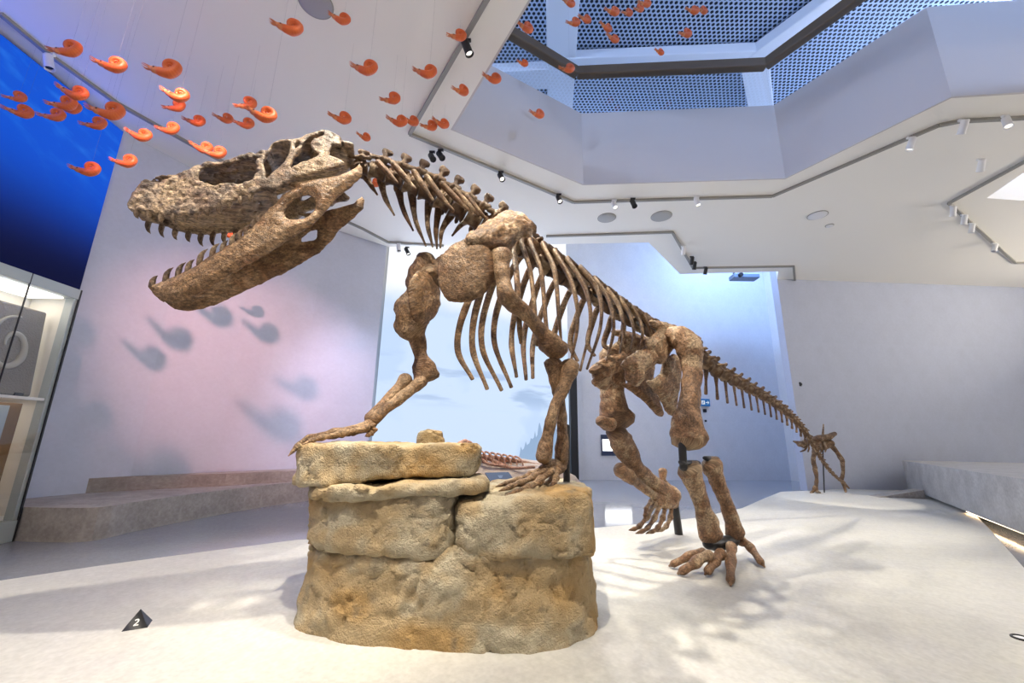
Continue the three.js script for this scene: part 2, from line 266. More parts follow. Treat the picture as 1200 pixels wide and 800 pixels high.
// plan of the hall
const leftWall = [[-6.1, 4.2], [-6.1, -5.2], [-5.93, -5.3], [-5.5, -6.25], [-4.9, -7.15], [-4.1, -8.1], [-3.05, -9.06]];
const backEdge = [[-3.05, -9.06], ceilAt(455, 289), ceilAt(650, 286), ceilAt(760, 284), ceilAt(797, 321), ceilAt(912, 318), [7.34, -10.64], [15.2, -11.0]];
const hallEast = 15.2, hallSouth = 4.2;
const hole = [ceilAt(528, 152), ceilAt(683, 217), ceilAt(920, 210), ceilAt(1115, 115), ceilAt(1200, 110), [9.4, -4.15], [9.4, -2.0], [0.88, -2.0]];
const rightHole = [ceilAt(1156, 232), ceilAt(1200, 202), [12.4, -4.6], [13.6, -6.2], [12.2, -7.0]];
{
  const slabPlan = [...leftWall.slice(0, -1), ...backEdge.slice(1), [hallEast, backEdge[7][1]], [hallEast, hallSouth]];
  struct('ceiling', prism(slabPlan, CEIL, HOLE_TOP, [hole, rightHole]), M.ceiling, 'cream plaster ceiling slab with angular openings', 'ceiling');
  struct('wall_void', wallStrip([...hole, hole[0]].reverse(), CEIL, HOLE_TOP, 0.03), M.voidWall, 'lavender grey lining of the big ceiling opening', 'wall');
  struct('floor', prism([[-7, 4.6], [-7, -16], [16, -16], [16, 4.6]], LOW - 0.3, LOW), M.lowFloor, 'polished grey blue floor around the platform', 'floor');
  // pale platform on which the skeleton stands
  const edge = [[0, 680], [120, 662], [240, 646], [350, 632], [520, 626], [688, 619], [760, 613], [819, 606], [870, 595], [895, 584], [915, 576], [985, 573], [1050, 574], [1085, 577], [1112, 583], [1132, 592], [1160, 620], [1200, 665]].map(p => floorAt(...p));
  const plat = prism([[-4.6, 3.6], [-4.4, -2.4], ...edge, [3.9, -2.6], [3.6, 3.6]], LOW, 0);
  struct('floor_platform', plat, M.floor, 'low pale terrazzo platform under the dinosaur skeleton', 'platform');
  // walls
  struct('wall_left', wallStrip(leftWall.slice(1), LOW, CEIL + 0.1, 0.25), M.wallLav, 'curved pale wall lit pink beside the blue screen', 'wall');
  struct('wall_west', wallStrip(leftWall.slice(0, 2), LOW, CEIL + 0.1, 0.25), M.wall, 'flat pale wall behind the blue ocean screen', 'wall');
  const scrA = [-3.05, -9.06], scrB = [1.78, -12.5], corner = [4.95, -13.05], rw = [7.34, -10.64];
  struct('wall_back', wallStrip([[-3.2, -9.2], [-3.2, -12.95], [1.5, -12.95], [1.74, -12.6], [2.2, -12.7], corner, [8.9, -13.6], [9.2, -11.9]], LOW, 8.3, 0.2), M.wall, 'tall pale walls of the blue lit back bay', 'wall');
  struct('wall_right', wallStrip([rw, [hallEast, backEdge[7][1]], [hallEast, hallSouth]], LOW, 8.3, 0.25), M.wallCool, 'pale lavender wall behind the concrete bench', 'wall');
  struct('wall_front', prism([[-6.5, hallSouth], [hallEast + 0.3, hallSouth], [hallEast + 0.3, hallSouth + 0.3], [-6.5, hallSouth + 0.3]], LOW, CEIL + 0.1), M.wall, 'pale wall closing the hall behind the visitor', 'wall');
  struct('ceiling_bay', prism([[-3.5, -8.5], [-3.5, -14], [15.5, -14], [15.5, -8.5]], 8.3, 8.5), M.ceiling, 'high ceiling over the blue lit back bay', 'ceiling');
  struct('wall_bulkhead', wallStrip([[-3.4, -9.0], ...backEdge.slice(1)], HOLE_TOP, 8.32, -0.12), M.wall, 'plaster bulkhead above the stepped ceiling edge', 'wall');
  // upper storey seen through the opening
  const U = [[-9, 6], [-9, -24], [17, -24], [17, 6]];
  struct('wall_upper', wallStrip([...U, U[0]], HOLE_TOP - 0.2, UPPER + 3, 0.2), M.wall, 'pale walls of the upper storey', 'wall');
  struct('floor_upper', prism([[-9, -24], [-9, -14], [17, -14], [17, -24]], HOLE_TOP - 0.2, HOLE_TOP), M.floor, 'far floor of the upper storey', 'floor');
  struct('ceiling_plenum', prism(U, UPPER + 2.8, UPPER + 3), std({ color: lin(0.022, 0.028, 0.045), roughness: 0.9 }), 'dark painted soffit above the honeycomb mesh', 'ceiling');
  // honeycomb mesh sheet: the openings are too small to pick apart
  const hex = (u, v, f) => { // distance to the nearest hexagon border, u v in cells
    let best = 1e9, sec = 1e9; for (let j = -1; j <= 2; j++) for (let i = -1; i <= 2; i++) { const r = Math.floor(v / 0.866) + j, cx = Math.floor(u) + i + ((r & 1) ? 0.5 : 0), cy = r * 0.866; const d = Math.hypot(u - cx, v - cy); if (d < best) { sec = best; best = d; } else if (d < sec) sec = d; } return (sec - best) * f;
  };
  const W = 512, H = 443, da = new Uint8Array(W * H * 4);
  for (let y = 0; y < H; y++) for (let x = 0; x < W; x++) { const e = hex(x / W * 8, y / H * 8 * 0.866, 1), a = e < 0.36 ? 255 : 0, i = (y * W + x) * 4; da[i] = da[i + 1] = da[i + 2] = a; da[i + 3] = 255; }
  const at = new THREE.DataTexture(da, W, H); at.magFilter = at.minFilter = THREE.LinearFilter; at.wrapS = at.wrapT = THREE.RepeatWrapping; const cellM = 0.11; at.repeat.set(1 / (8 * cellM), 1 / (8 * cellM * 0.866)); at.needsUpdate = true;
  const meshSheet = struct('ceiling_mesh', metreUV(new THREE.PlaneGeometry(26, 30).rotateX(Math.PI / 2).translate(4, UPPER, -9)), std({ color: lin(0.5, 0.62, 0.8), roughness: 0.5, alphaMap: at, alphaTest: 0.5, transparent: false, side: THREE.DoubleSide }), 'expanded metal honeycomb mesh ceiling of the upper storey', 'ceiling');
  // beams under the mesh
  let bk = 0; const bm = (a, b, w) => { const y = UPPER - 0.17 - 0.012 * bk++; const A = onY(...a, y), B = onY(...b, y); return beamBox(A, B, w, 0.28, 0.03); };
  [[[656, 128], [661, -60], 0.72], [[560, 92], [646, 88], 0.62], [[662, 74], [892, 65], 0.5], [[880, 70], [1010, -24], 0.5], [[892, 128], [884, 70], 0.6]].forEach(([a, b, w]) => {
    const t = struct(numbered('trim_beam'), bm(a, b, w), M.beam, 'white steel beam under the honeycomb mesh ceiling', 'beam');
  });
}
// balustrade round the opening
{
  const inset = (pts) => pts;
  const bal = thing('glass_balustrade', 'glass balustrade with dark brown handrail round the ceiling opening', 'balustrade', [hole[1][0], HOLE_TOP, hole[1][1]]);
  const ring = hole.slice(0, 5), start = [hole[7][0], hole[7][1]], all = [start, ...ring];
  const c = [4, -4], out = p => { const dx = p[0] - c[0], dz = p[1] - c[1], l = Math.hypot(dx, dz); return [p[0] + dx / l * 0.06, p[1] + dz / l * 0.06]; };
  for (let i = 0; i < all.length - 1; i++) {
    const a = out(all[i]), b = out(all[i + 1]);
    part('handrail', beamBox(V3(a[0], 8.0, a[1]), V3(b[0], 8.0, b[1]), 0.16, 0.2, 0.03), M.rail, bal);
    part('glass_pane', beamBox(V3(a[0], 7.5, a[1]), V3(b[0], 7.5, b[1]), 0.012, 0.94), M.glass, bal);
  }
}

// ---------------------------------------------------------------- screens, plinth, bench, show case
function canvasTex(w, h, draw) { const c = document.createElement('canvas'); c.width = w; c.height = h; draw(c.getContext('2d'), w, h); const t = new THREE.CanvasTexture(c); t.colorSpace = THREE.SRGBColorSpace; t.magFilter = THREE.LinearFilter; return t; }
function screenGeo(a, b, y0, y1, thick, mirror) {                      // an upright box whose long face from a to b carries uv 0..1
  const L = Math.hypot(b[0] - a[0], b[1] - a[1]); const g = new THREE.BoxGeometry(L, y1 - y0, thick); g.rotateY(-Math.atan2(b[1] - a[1], b[0] - a[0])); g.translate((a[0] + b[0]) / 2, (y0 + y1) / 2, (a[1] + b[1]) / 2); return g;
}
{ // ocean screen on the left
  const tex = noiseTexture(512, (u, v) => {
    const surf = sstep(0.52, 0.98, v), rip = fbm(u * 26 + v * 20, v * 46, 3, 4) * 0.6 + fbm(u * 9, v * 60 + u * 12, 8, 3) * 0.5;
    let c = mix3([0.0, 0.03, 0.22], [0.0, 0.32, 0.86], sstep(0.52, 0.84, v)); c = mix3(c, [0.06, 0.36, 0.90], surf);
    const k = clamp(rip * 0.55) * sstep(0.66, 0.95, v); return [c[0] + 0.35 * k, c[1] + 0.4 * k, c[2] + 0.16 * k];
  }, true);
  const a = [-5.88, -5.27], b = [-6.03, -0.8];
  const t = thing('ocean_screen', 'tall blue screen showing deep sea water under the rippled surface', 'screen', [-5.95, 0, -3]);
  const face = new THREE.PlaneGeometry(Math.hypot(b[0] - a[0], b[1] - a[1]), 5.2); face.rotateY(Math.PI / 2 + 0.0); face.translate(-5.88, 2.86, -3.03);
  part('display_screen', face, std({ color: 0x000000, emissive: 0xffffff, emissiveMap: tex, emissiveIntensity: 0.85, roughness: 1 }), t, 'glowing blue underwater picture');
  part('cabinet', screenGeo([-5.95, -5.0], [-5.95, -0.8], 0.2, 5.46, 0.1), M.black, t);
  const l = new THREE.RectAreaLight(0x2f66ff, 1.4, 4.2, 3); l.position.set(-5.88, 3.9, -3.0); l.lookAt(0, 3.2, -3.2); scene.add(l);
}
{ // bright landscape screen in the middle
  const tex = noiseTexture(768, (u, v) => {                            // u 0 at the left end, v 0 at the bottom (8 m)
    const cl = fbm(u * 5, v * 9, 2, 4), wisp = fbm(u * 4 + 7, v * 34, 5, 4);
    let c = [0.80, 0.88, 0.985];
    c = mix3(c, [0.98, 0.985, 1], sstep(0.5, 0.62, v + cl * 0.12));
    c = mix3(c, [0.72, 0.82, 0.965], sstep(0.02, 0.3, cl) * 0.5 * (1 - sstep(0.5, 0.6, v)));
    c = mix3(c, [0.62, 0.72, 0.86], sstep(0.1, 0.4, wisp) * sstep(0.2, 0.26, v) * (1 - sstep(0.3, 0.38, v)) * 0.8);
    const ridge = 0.10 + 0.03 * fbm(u * 6, 1, 1, 3), tree = 0.05 * Math.max(0, 1 - Math.abs(((u * 34 + 0.3 * vn(u * 34, 3, 1)) % 1) - 0.5) * 3) * (0.6 + vn(Math.floor(u * 34), 7, 2) * 0.6);
    const land = sstep(0.55, 0.86, u) * (0.15 + tree * 0.8 + 0.02 * fbm(u * 40, 5, 2, 3)); if (v < Math.max(ridge * 0.4, land)) c = mix3(c, [0.52, 0.63, 0.76], v < land ? 0.75 : 0.35);
    return c;
  }, true);
  const a = [-3.04, -9.24], b = [1.74, -12.45], L = Math.hypot(b[0] - a[0], b[1] - a[1]), yaw = -Math.atan2(b[1] - a[1], b[0] - a[0]);
  const t = thing('landscape_screen', 'huge bright screen showing clouds and a misty tree line', 'screen', [-0.6, 0, -10.9]);
  const face = new THREE.PlaneGeometry(L, 7.9); face.rotateY(yaw); face.translate((a[0] + b[0]) / 2, 4.1, (a[1] + b[1]) / 2);
  part('display_screen', face, std({ color: 0x000000, emissive: 0xffffff, emissiveMap: tex, emissiveIntensity: 1.05, roughness: 0.5 }), t, 'glowing picture of sky and trees');
  part('cabinet', screenGeo([a[0] + 0.4, a[1] - 0.42], [b[0] - 0.2, b[1] - 0.01], LOW, 8.05, 0.16), M.white, t);
  part('end_post', new RoundedBoxGeometry(0.22, 3.2, 0.3, 2, 0.01).translate(1.86, 1.53, -12.4), M.black, t, 'black post at the end of the screen');
  const n = V3(Math.sin(yaw), 0, Math.cos(yaw)), l = new THREE.RectAreaLight(0xcfdfff, 2.4, L - 0.2, 6); l.position.set((a[0] + b[0]) / 2 + n.x * 0.05, 4, (a[1] + b[1]) / 2 + n.z * 0.05); l.lookAt(l.position.clone().add(n)); scene.add(l);
}
rectLights.forEach(([kind, c, i, w, h, p, q, where, along]) => {
  const P = V3(...p), dir = V3(...q).sub(P).normalize(), side = along === 'z' ? V3(0, 0, 1) : V3(1, 0, 0);
  const up = dir.clone().cross(side).normalize(), X = up.clone().cross(dir).normalize(), m = new THREE.Matrix4().makeBasis(X.clone().negate(), up, dir.clone().negate()).multiply(new THREE.Matrix4());   // -z looks along dir
  const l = new THREE.RectAreaLight(c, i, w, h); l.position.copy(P).addScaledVector(dir, 0.02); l.quaternion.setFromRotationMatrix(m); scene.add(l);
  const t = thing(kind === 'wash' ? 'wash_light' : 'added_uplight', kind === 'wash' ? `long blue wash light ${where}` : `added unseen upward light ${where}`, 'light', p);
  const g = new THREE.BoxGeometry(w + 0.08, h + 0.08, 0.06).translate(0, 0, 0.035).applyMatrix4(m).translate(...p), e = new THREE.PlaneGeometry(w, h).rotateY(Math.PI).applyMatrix4(m).translate(...p);
  part('housing', g, M.white, t); part('light_diffuser', e, std({ color: 0xffffff, emissive: c, emissiveIntensity: 1.2, side: THREE.DoubleSide }), t, 'glowing diffuser');
  if (kind === 'wash') part('hanger', beamBox(V3(p[0], p[1] + 0.05, p[2]), V3(p[0], p[1] < 8.3 ? 8.3 : UPPER, p[2]), 0.03, 0.03), M.steel, t);
});
{ // curved two-tier plinth along the left wall
  const curve = (pts, n = 24) => new THREE.CatmullRomCurve3(pts.map(p => V3(p[0], 0, p[1])), false, 'centripetal').getPoints(n).map(p => [p.x, p.z]);
  const b = curve([[18, 634], [60, 635], [105, 634], [160, 622], [220, 610], [290, 597], [350, 588], [420, 580]].map(p => xz(onY(p[0], p[1], LOW)))), back = curve([[-3.1, -8.95], [-4.15, -7.95], [-4.95, -7.0], [-5.5, -6.2], [-5.84, -5.5], [-5.84, -4.95]]);
  struct('trim_plinth', prism([...b, ...back], LOW, 0.27), M.conc, 'curved grey brown concrete plinth along the pink wall', 'plinth');
  const inner = curve([[-5.72, -5.8], [-5.2, -6.35], [-4.6, -6.85], [-3.95, -7.55], [-3.1, -8.3], [-2.75, -8.75]]);
  struct('trim_plinth_step', prism([...inner, ...curve([[-3.1, -8.95], [-4.15, -7.95], [-4.95, -7.0], [-5.5, -6.2], [-5.74, -5.82]])], 0.27, 0.46), M.conc, 'raised back step of the concrete plinth under the pink wall', 'plinth');
}
{ // concrete bench on the right with a warm light strip under its edge
  const f0 = [9.6, -10.4], f1 = [5.35, -4.15], d = [2.6, 0.4];
  const t = thing('concrete_bench', 'long grey polished concrete bench with a warm light strip under it', 'bench', [8, LOW, -7.6]);
  part('body', prism([f0, f1, [f1[0] + 0.9, f1[1] - 0.2], [f0[0] + 3.2, f0[1] + 0.5]], 0.06, 0.70), M.bench, t);
  part('recessed_base', prism([[9.9, -10.3], [5.75, -4.25], [6.1, -4.35], [12.3, -9.9]], LOW, 0.06), M.black, t);
  const a = V3(7.45, 0.03, -7.1), b = V3(5.5, 0.03, -4.2); part('light_strip', beamBox(a, b, 0.03, 0.02), std({ color: 0xffffff, emissive: lin(1, 0.78, 0.5), emissiveIntensity: 4 }), t, 'glowing warm light strip');
  for (let i = 0; i < 4; i++) { const p = a.clone().lerp(b, (i + 0.5) / 4), l = new THREE.RectAreaLight(0xffc88a, 5, 0.85, 0.03); l.position.copy(p).add(V3(-0.03, -0.02, 0.0)); l.lookAt(p.x - 0.5, LOW - 0.3, p.z - 0.3); scene.add(l); }
}
{ // show case on the left
  const t = thing('display_case', 'tall lit glass show case holding a fossil slab and a wooden panel', 'display case', [-5.5, LOW, -3.9]);
  const x0 = -5.82, x1 = -5.24, z0 = -4.72, z1 = -2.6, y0 = LOW, y1 = 2.74;
  const box = (ax, bx, ay, by, az, bz, r = 0.004) => new RoundedBoxGeometry(Math.abs(bx - ax), Math.abs(by - ay), Math.abs(bz - az), 1, r).translate((ax + bx) / 2, (ay + by) / 2, (az + bz) / 2);
  const casePaint = std({ color: lin(0.42, 0.47, 0.47), roughness: 0.4 }), liner = std({ color: lin(0.82, 0.8, 0.74), roughness: 0.9 });
  part('base', box(x0, x1, y0, 0.14, z0, z1), casePaint, t); part('top', box(x0, x1, y1 - 0.12, y1, z0, z1), casePaint, t);
  part('back_panel', box(x0, x0 + 0.05, 0.14, y1 - 0.12, z0 + 0.01, z1), liner, t);
  part('floor_liner', box(x0 + 0.06, x1 - 0.12, 0.141, 0.19, z0 + 0.04, z1 - 0.05), liner, t);
  part('side_panel', box(x0 + 0.05, x1 - 0.12, 0.14, y1 - 0.12, z0 + 0.005, z0 + 0.04), liner, t); part('frame_post', box(x1 - 0.119, x1 - 0.018, 0.14, y1 - 0.12, z0 + 0.002, z0 + 0.045), casePaint, t, 'grey green corner post');
  part('glass_pane', box(x1 - 0.014, x1 - 0.004, 0.14, y1 - 0.12, z0 + 0.02, z1), M.glass, t);
  part('edge_trim', box(x1 - 0.012, x1 + 0.004, y0, y1, z0 - 0.006, z0 + 0.012, 0.002), M.black, t, 'thin black corner edge'); part('edge_trim', box(x1 - 0.012, x1 + 0.002, 0.14, y1, z0 + 0.52, z0 + 0.53, 0.002), M.black, t, 'thin black glass joint');
  part('shelf', box(x0 + 0.05, x1 - 0.03, 1.40, 1.43, z0 + 0.05, z1 - 0.05), liner, t);
  part('light_panel', box(x0 + 0.08, x1 - 0.08, y1 - 0.145, y1 - 0.125, z0 + 0.1, z1 - 0.1), std({ color: 0xffffff, emissive: lin(1, 0.95, 0.85), emissiveIntensity: 1.6 }), t, 'glowing light panel');
  for (const [y, i] of [[y1 - 0.16, 2.6], [1.385, 1.8]]) { const l = new THREE.RectAreaLight(0xfff0d8, i, 0.36, 1.8); l.position.set((x0 + x1) / 2 + 0.04, y, (z0 + z1) / 2); l.lookAt(l.position.x, 0, l.position.z + 0.0001); scene.add(l); }
  const slab = thing('fossil_slab', 'grey fossil slab with a pale coiled print on the upper shelf', 'fossil', [-5.45, 1.43, -4.1]);
  const sg = new RoundedBoxGeometry(0.07, 0.98, 1.0, 3, 0.02); const ap = sg.attributes.position; for (let i = 0; i < ap.count; i++) ap.setX(i, ap.getX(i) + 0.012 * fbm(ap.getY(i) * 7, ap.getZ(i) * 7, 1));
  sg.rotateZ(0.08); sg.translate(-5.43, 1.925, -4.1); part('stone', sg, std({ color: lin(0.24, 0.215, 0.175), roughness: 0.9, bumpMap: lay(bumpTex, 3), bumpScale: 0.01 }), slab);
  const curl = []; for (let i = 0; i < 26; i++) { const a = i * 0.32, r = 0.08 + 0.01 * i; const yy = 1.96 + Math.sin(a) * r; curl.push(V3(-5.393 - 0.08 * (yy - 1.925), yy, -4.32 + Math.cos(a) * r * 0.7)); }
  part('fossil', tube(curl, [0.012, 0.03, 0.035, 0.03, 0.012], { n: 70, seg: 6, rough: 0.2 }), std({ color: lin(0.4, 0.38, 0.32), roughness: 0.9 }), slab, 'pale coiled fossil');
  part('clip', box(-5.385, -5.34, 1.431, 1.47, -4.52, -4.44), M.black, slab, 'black holding clip');
  const panel = thing('wooden_panel', 'brown wooden frame with a pale map standing in the lower case', 'panel', [-5.4, 0.19, -4.0]);
  part('frame', box(-5.43, -5.39, 0.191, 1.36, -4.58, -3.2), std({ color: lin(0.2, 0.11, 0.03), roughness: 0.5 }), panel);
  part('picture', box(-5.392, -5.382, 0.34, 1.33, -4.46, -3.3, 0.001), std({ color: lin(0.36, 0.42, 0.45), roughness: 0.6 }), panel, 'pale grey blue map');
}

// ================================================================ THE ROCK
const ROCKTOP = 0.72;
{
  const t = thing('rock_pedestal', 'layered tan sandstone boulder pedestal under the front feet of the skeleton', 'rock', [-0.3, 0, -3]);
  const rockCol = (sd) => (x, y, z) => {
    const a = fbm(x * 2.6 + sd, y * 3.6, z * 2.6, 3), b = fbm(x * 11, y * 13 + sd, z * 11, 3), c = fbm(x * 45, y * 45, z * 45 + sd, 2);
    let k = mix3([0.40, 0.3, 0.165], [0.39, 0.25, 0.1], sstep(-0.02, 0.35, a)); k = mix3(k, [0.42, 0.37, 0.26], sstep(0.0, 0.35, -a + b * 0.3)); k = mix3(k, [0.2, 0.16, 0.1], sstep(0.15, 0.6, b) * 0.6);
    k = mix3(k, [0.13, 0.1, 0.06], sstep(0.42, 0.7, c + b * 0.35) * 0.6); const f = 1 + 0.16 * c + 0.1 * b; return [k[0] * f, k[1] * f, k[2] * f];
  };
  // plan outline, bottom, top(x,z), batter, rounding
  const block = (name, plan, bot, top, o = {}) => {
    const sd = polySD(smoothPoly(plan, 2)), xs = plan.map(p => p[0]), zs = plan.map(p => p[1]), cell = o.cell || 0.0145, seed = o.seed || 0;
    const botF = typeof bot === 'function' ? bot : () => bot;
    const ymax = o.ymax, ymin = o.ymin;
    const f = (x, y, z) => {
      let dp = sd(x, z) + (o.batter || 0) * (y - (o.y0 || 0)); if (dp > 0.2) return dp;
      const big = 0.03 * vn(x * 2.7 + seed, y * 3.1, z * 2.7);
      dp += big; const dv = Math.max(y - top(x, z), botF(x, z) - y);
      let d = smax(dp, dv, o.k || 0.09); if (o.carve) d = smax(d, -o.carve(x, y, z), 0.05);
      if (Math.abs(d) < 0.07) { const n = fbm(x * 8 + seed, y * 9, z * 8, 3); const rid = 1 - Math.abs(fbm(x * 4.2 + 9 + seed, y * 5 + x * 1.5, z * 4.2, 3)) * 2.2; d += 0.022 * n + 0.006 * vn(x * 30, y * 30, z * 30) + 0.018 * Math.max(0, rid - 0.85) / 0.15 + 0.018 * Math.abs(vn(x * 5 + 40, y * 7 + seed, z * 5)); }
      return d;
    };
    const g = surfaceNets(f, [Math.min(...xs) - 0.09, ymin, Math.min(...zs) - 0.09], [Math.max(...xs) + 0.09, ymax, Math.max(...zs) + 0.09], cell);
    g.computeVertexNormals(); paint(g, rockCol(seed)); return part(name, metreUV(g), M.rock, t);
  };
  block('base_stone', [[-1.27, -2.72], [-1.05, -2.50], [-0.6, -2.40], [-0.2, -2.36], [0.2, -2.40], [0.44, -2.52], [0.56, -2.78], [0.57, -3.4], [0.2, -3.7], [-0.9, -3.75], [-1.28, -3.45], [-1.33, -3.0]], -0.08, (x, z) => 0.47 + 0.03 * Math.sin(x * 3.4 + 1.2) - 0.03 * sstep(-0.6, -1.3, x), { ymin: -0.03, ymax: 0.62, batter: 0.10, seed: 3.1, k: 0.07, y0: 0.05 });
  block('middle_stone', [[-1.3, -2.74], [-1.06, -2.5], [-0.6, -2.43], [-0.35, -2.42], [-0.31, -2.6], [-0.33, -3.5], [-1.0, -3.62], [-1.3, -3.35]], 0.40, (x, z) => 0.76, { ymin: 0.3, ymax: 0.86, seed: 11.7, k: 0.07, batter: 0.05, y0: 0.5 });
  block('middle_stone', [[-0.36, -2.42], [0.0, -2.40], [0.3, -2.42], [0.5, -2.5], [0.55, -2.75], [0.55, -3.4], [0.1, -3.65], [-0.36, -3.6]], 0.40, (x, z) => 0.735 + 0.025 * Math.sin(x * 5 + 0.4) + 0.02 * sstep(0.25, 0.4, x), { ymin: 0.3, ymax: 0.9, seed: 23.3, k: 0.055, batter: 0.06, y0: 0.5 });
  block('ledge_stone', [[-1.29, -2.64], [-0.98, -2.44], [-0.55, -2.40], [-0.2, -2.46], [-0.12, -2.6], [-0.2, -3.3], [-0.9, -3.5], [-1.3, -3.2]], (x) => 0.675 + 0.055 * sstep(-1.1, -0.2, x), (x) => 0.775 + 0.05 * sstep(-1.1, -0.2, x), { ymin: 0.6, ymax: 0.92, seed: 37.9, k: 0.045 });
  block('top_stone', [[-1.40, -2.74], [-1.16, -2.52], [-0.7, -2.56], [-0.24, -2.60], [-0.21, -2.9], [-0.25, -3.3], [-0.8, -3.45], [-1.3, -3.3], [-1.46, -3.0]], (x) => 0.755 + 0.06 * sstep(-1.3, -0.3, x), (x) => 1.02, { ymin: 0.66, ymax: 1.14, seed: 51.3, k: 0.035 });
  block('small_stone', [[-0.74, -3.2], [-0.62, -3.12], [-0.5, -3.2], [-0.5, -3.36], [-0.64, -3.42], [-0.74, -3.34]], 0.9, () => 1.12, { ymin: 0.86, ymax: 1.2, seed: 61, k: 0.07 });
}

// ================================================================ THE SKELETON
const body = new Plane(0, -3.2, 1.92, -1.42);
const neckO = body.at(588, 258, 0);
const neck = new Plane(neckO.x, neckO.z, -0.954, 0.3);
const tailO = body.at(815, 415, 0);
const tail = new Plane(tailO.x, tailO.z, 0.86, -0.51);
const dino = thing('dinosaur_skeleton', 'huge brown mounted dinosaur skeleton on four legs with gaping jaws', 'skeleton', [1.0, 0, -3.8]);
let seedN = 1;
const px2 = (pl, l) => ([x, y, ll]) => pl.at(x, y, ll ?? l);
// limb bone from pixel stations: [px, py, lateral, radius in pixels (or [across, along])]
const hi = o => ({ ...o, seg: Math.round((o.seg || 14) * 1.6), n: Math.round((o.n || 12) * 2) });
function limb(name, pl, st, o = {}, parent = dino, col) {
  const pts = st.map(s => pl.at(s[0], s[1], s[2])), rad = st.map((s, i) => { const k = mPerPx(pts[i]); return Array.isArray(s[3]) ? [s[3][0] * k, s[3][1] * k] : s[3] * k; });
  const g = tube(pts, rad, { ...hi({ seg: 14, rough: 0.13, freq: 13, seed: ++seedN * 3.3, ...o }) }); paint(g, col || boneCol(0.35, 0.3, seedN * 1.7));
  return part(name, g, M.bone, parent);
}
// ---- vertebrae
function sdCap(x, y, z, a, b, r1, r2 = r1) { const bx = b[0] - a[0], by = b[1] - a[1], bz = b[2] - a[2], px = x - a[0], py = y - a[1], pz = z - a[2]; const h = clamp((px * bx + py * by + pz * bz) / (bx * bx + by * by + bz * bz)); return Math.hypot(px - bx * h, py - by * h, pz - bz * h) - mix(r1, r2, h); }
function vertebra(kind, seed) {                                        // x along the spine, y up, z to the side, the body about 1 long
  const f = (x, y, z) => {
    const waist = kind === 'caudal' ? 0.36 : 0.33, r = mix(waist, 0.47, sstep(0.12, 0.46, Math.abs(x)));
    let d = smax(Math.hypot(y, z) - r, Math.abs(x) - 0.46, 0.08);
    if (kind === 'cervical') {
      d = smin(d, sdCap(x, y, z, [-0.1, 0.4, 0], [0.12, 0.75, 0], 0.26, 0.22), 0.12);
      d = smin(d, sdCap(x, y, z, [0.05, 0.7, 0], [0.2, 1.25, 0], 0.17, 0.15), 0.1); d = smin(d, sdCap(x, y, z, [0.05, 1.38, 0], [0.38, 1.36, 0], 0.2, 0.17), 0.1);
      for (const s of [-1, 1]) { d = smin(d, sdCap(x, y, z, [-0.5, 0.62, s * 0.34], [0.5, 0.72, s * 0.34], 0.13, 0.15), 0.1); d = smin(d, sdCap(x, y, z, [0, 0.2, s * 0.3], [0.12, -0.12, s * 0.72], 0.16, 0.13), 0.12); d = smin(d, sdCap(x, y, z, [0, 0.5, s * 0.2], [0.1, 0.55, s * 0.66], 0.14, 0.12), 0.1); }
    } else if (kind === 'dorsal') {
      d = smin(d, sdCap(x, y, z, [-0.1, 0.4, 0], [0.12, 0.8, 0], 0.25, 0.2), 0.12);
      d = smin(d, smax(Math.abs(z) - 0.1, sdCap(x, y, 0, [0.05, 0.8, 0], [0.28, 1.5, 0], 0.24, 0.2), 0.06), 0.08); d = smin(d, sdCap(x, y, z, [0.1, 1.58, 0], [0.42, 1.56, 0], 0.14), 0.08);
      for (const s of [-1, 1]) { d = smin(d, sdCap(x, y, z, [0, 0.62, s * 0.15], [0.1, 0.85, s * 0.95], 0.17, 0.13), 0.1); d = smin(d, sdCap(x, y, z, [-0.5, 0.75, s * 0.2], [0.5, 0.8, s * 0.2], 0.12), 0.08); }
    } else {
      d = smin(d, sdCap(x, y, z, [-0.1, 0.3, 0], [0.1, 0.62, 0], 0.24, 0.19), 0.12);
      d = smin(d, smax(Math.abs(z) - 0.09, sdCap(x, y, 0, [0.1, 0.6, 0], [0.42, 1.0, 0], 0.2, 0.15), 0.05), 0.08);
      for (const s of [-1, 1]) { d = smin(d, sdCap(x, y, z, [0, 0.15, s * 0.2], [0.1, 0.2, s * 0.75], 0.15, 0.1), 0.08); d = smin(d, sdCap(x, y, z, [-0.6, 0.6, s * 0.16], [0.4, 0.5, s * 0.14], 0.1), 0.08); }
    }
    return d + 0.05 * fbm(x * 3.2 + seed, y * 3.2, z * 3.2, 2);
  };
  const g = surfaceNets(f, [-0.95, -0.75, -1.2], [0.95, 1.95, 1.2], 0.085); finish(g); const col = boneCol(0.5, 0.3, seed); paint(g, (x, y, z) => col(x * 0.16, y * 0.16, z * 0.16)); return g;
}
const vertGeo = { cervical: [vertebra('cervical', 1), vertebra('cervical', 5)], dorsal: [vertebra('dorsal', 2), vertebra('dorsal', 7)], caudal: [vertebra('caudal', 3), vertebra('caudal', 9)] };
function placeVert(kind, p, axial, up, sx, sy, sz, i, name = 'vertebra') {
  const m = new THREE.Mesh(vertGeo[kind][i % 2], M.bone); m.name = name; const X = axial.clone().normalize(), Z = X.clone().cross(up).normalize(), Y = Z.clone().cross(X);
  m.quaternion.setFromRotationMatrix(new THREE.Matrix4().makeBasis(X, Y, Z)); m.position.copy(p).sub(dino.position); m.scale.set(sx, sy, sz); m.castShadow = m.receiveShadow = true; dino.add(m); return m;
}
function spineCurve(pl, px, l = 0) { return new THREE.CatmullRomCurve3(px.map(([x, y]) => pl.at(x, y, l)), false, 'centripetal'); }
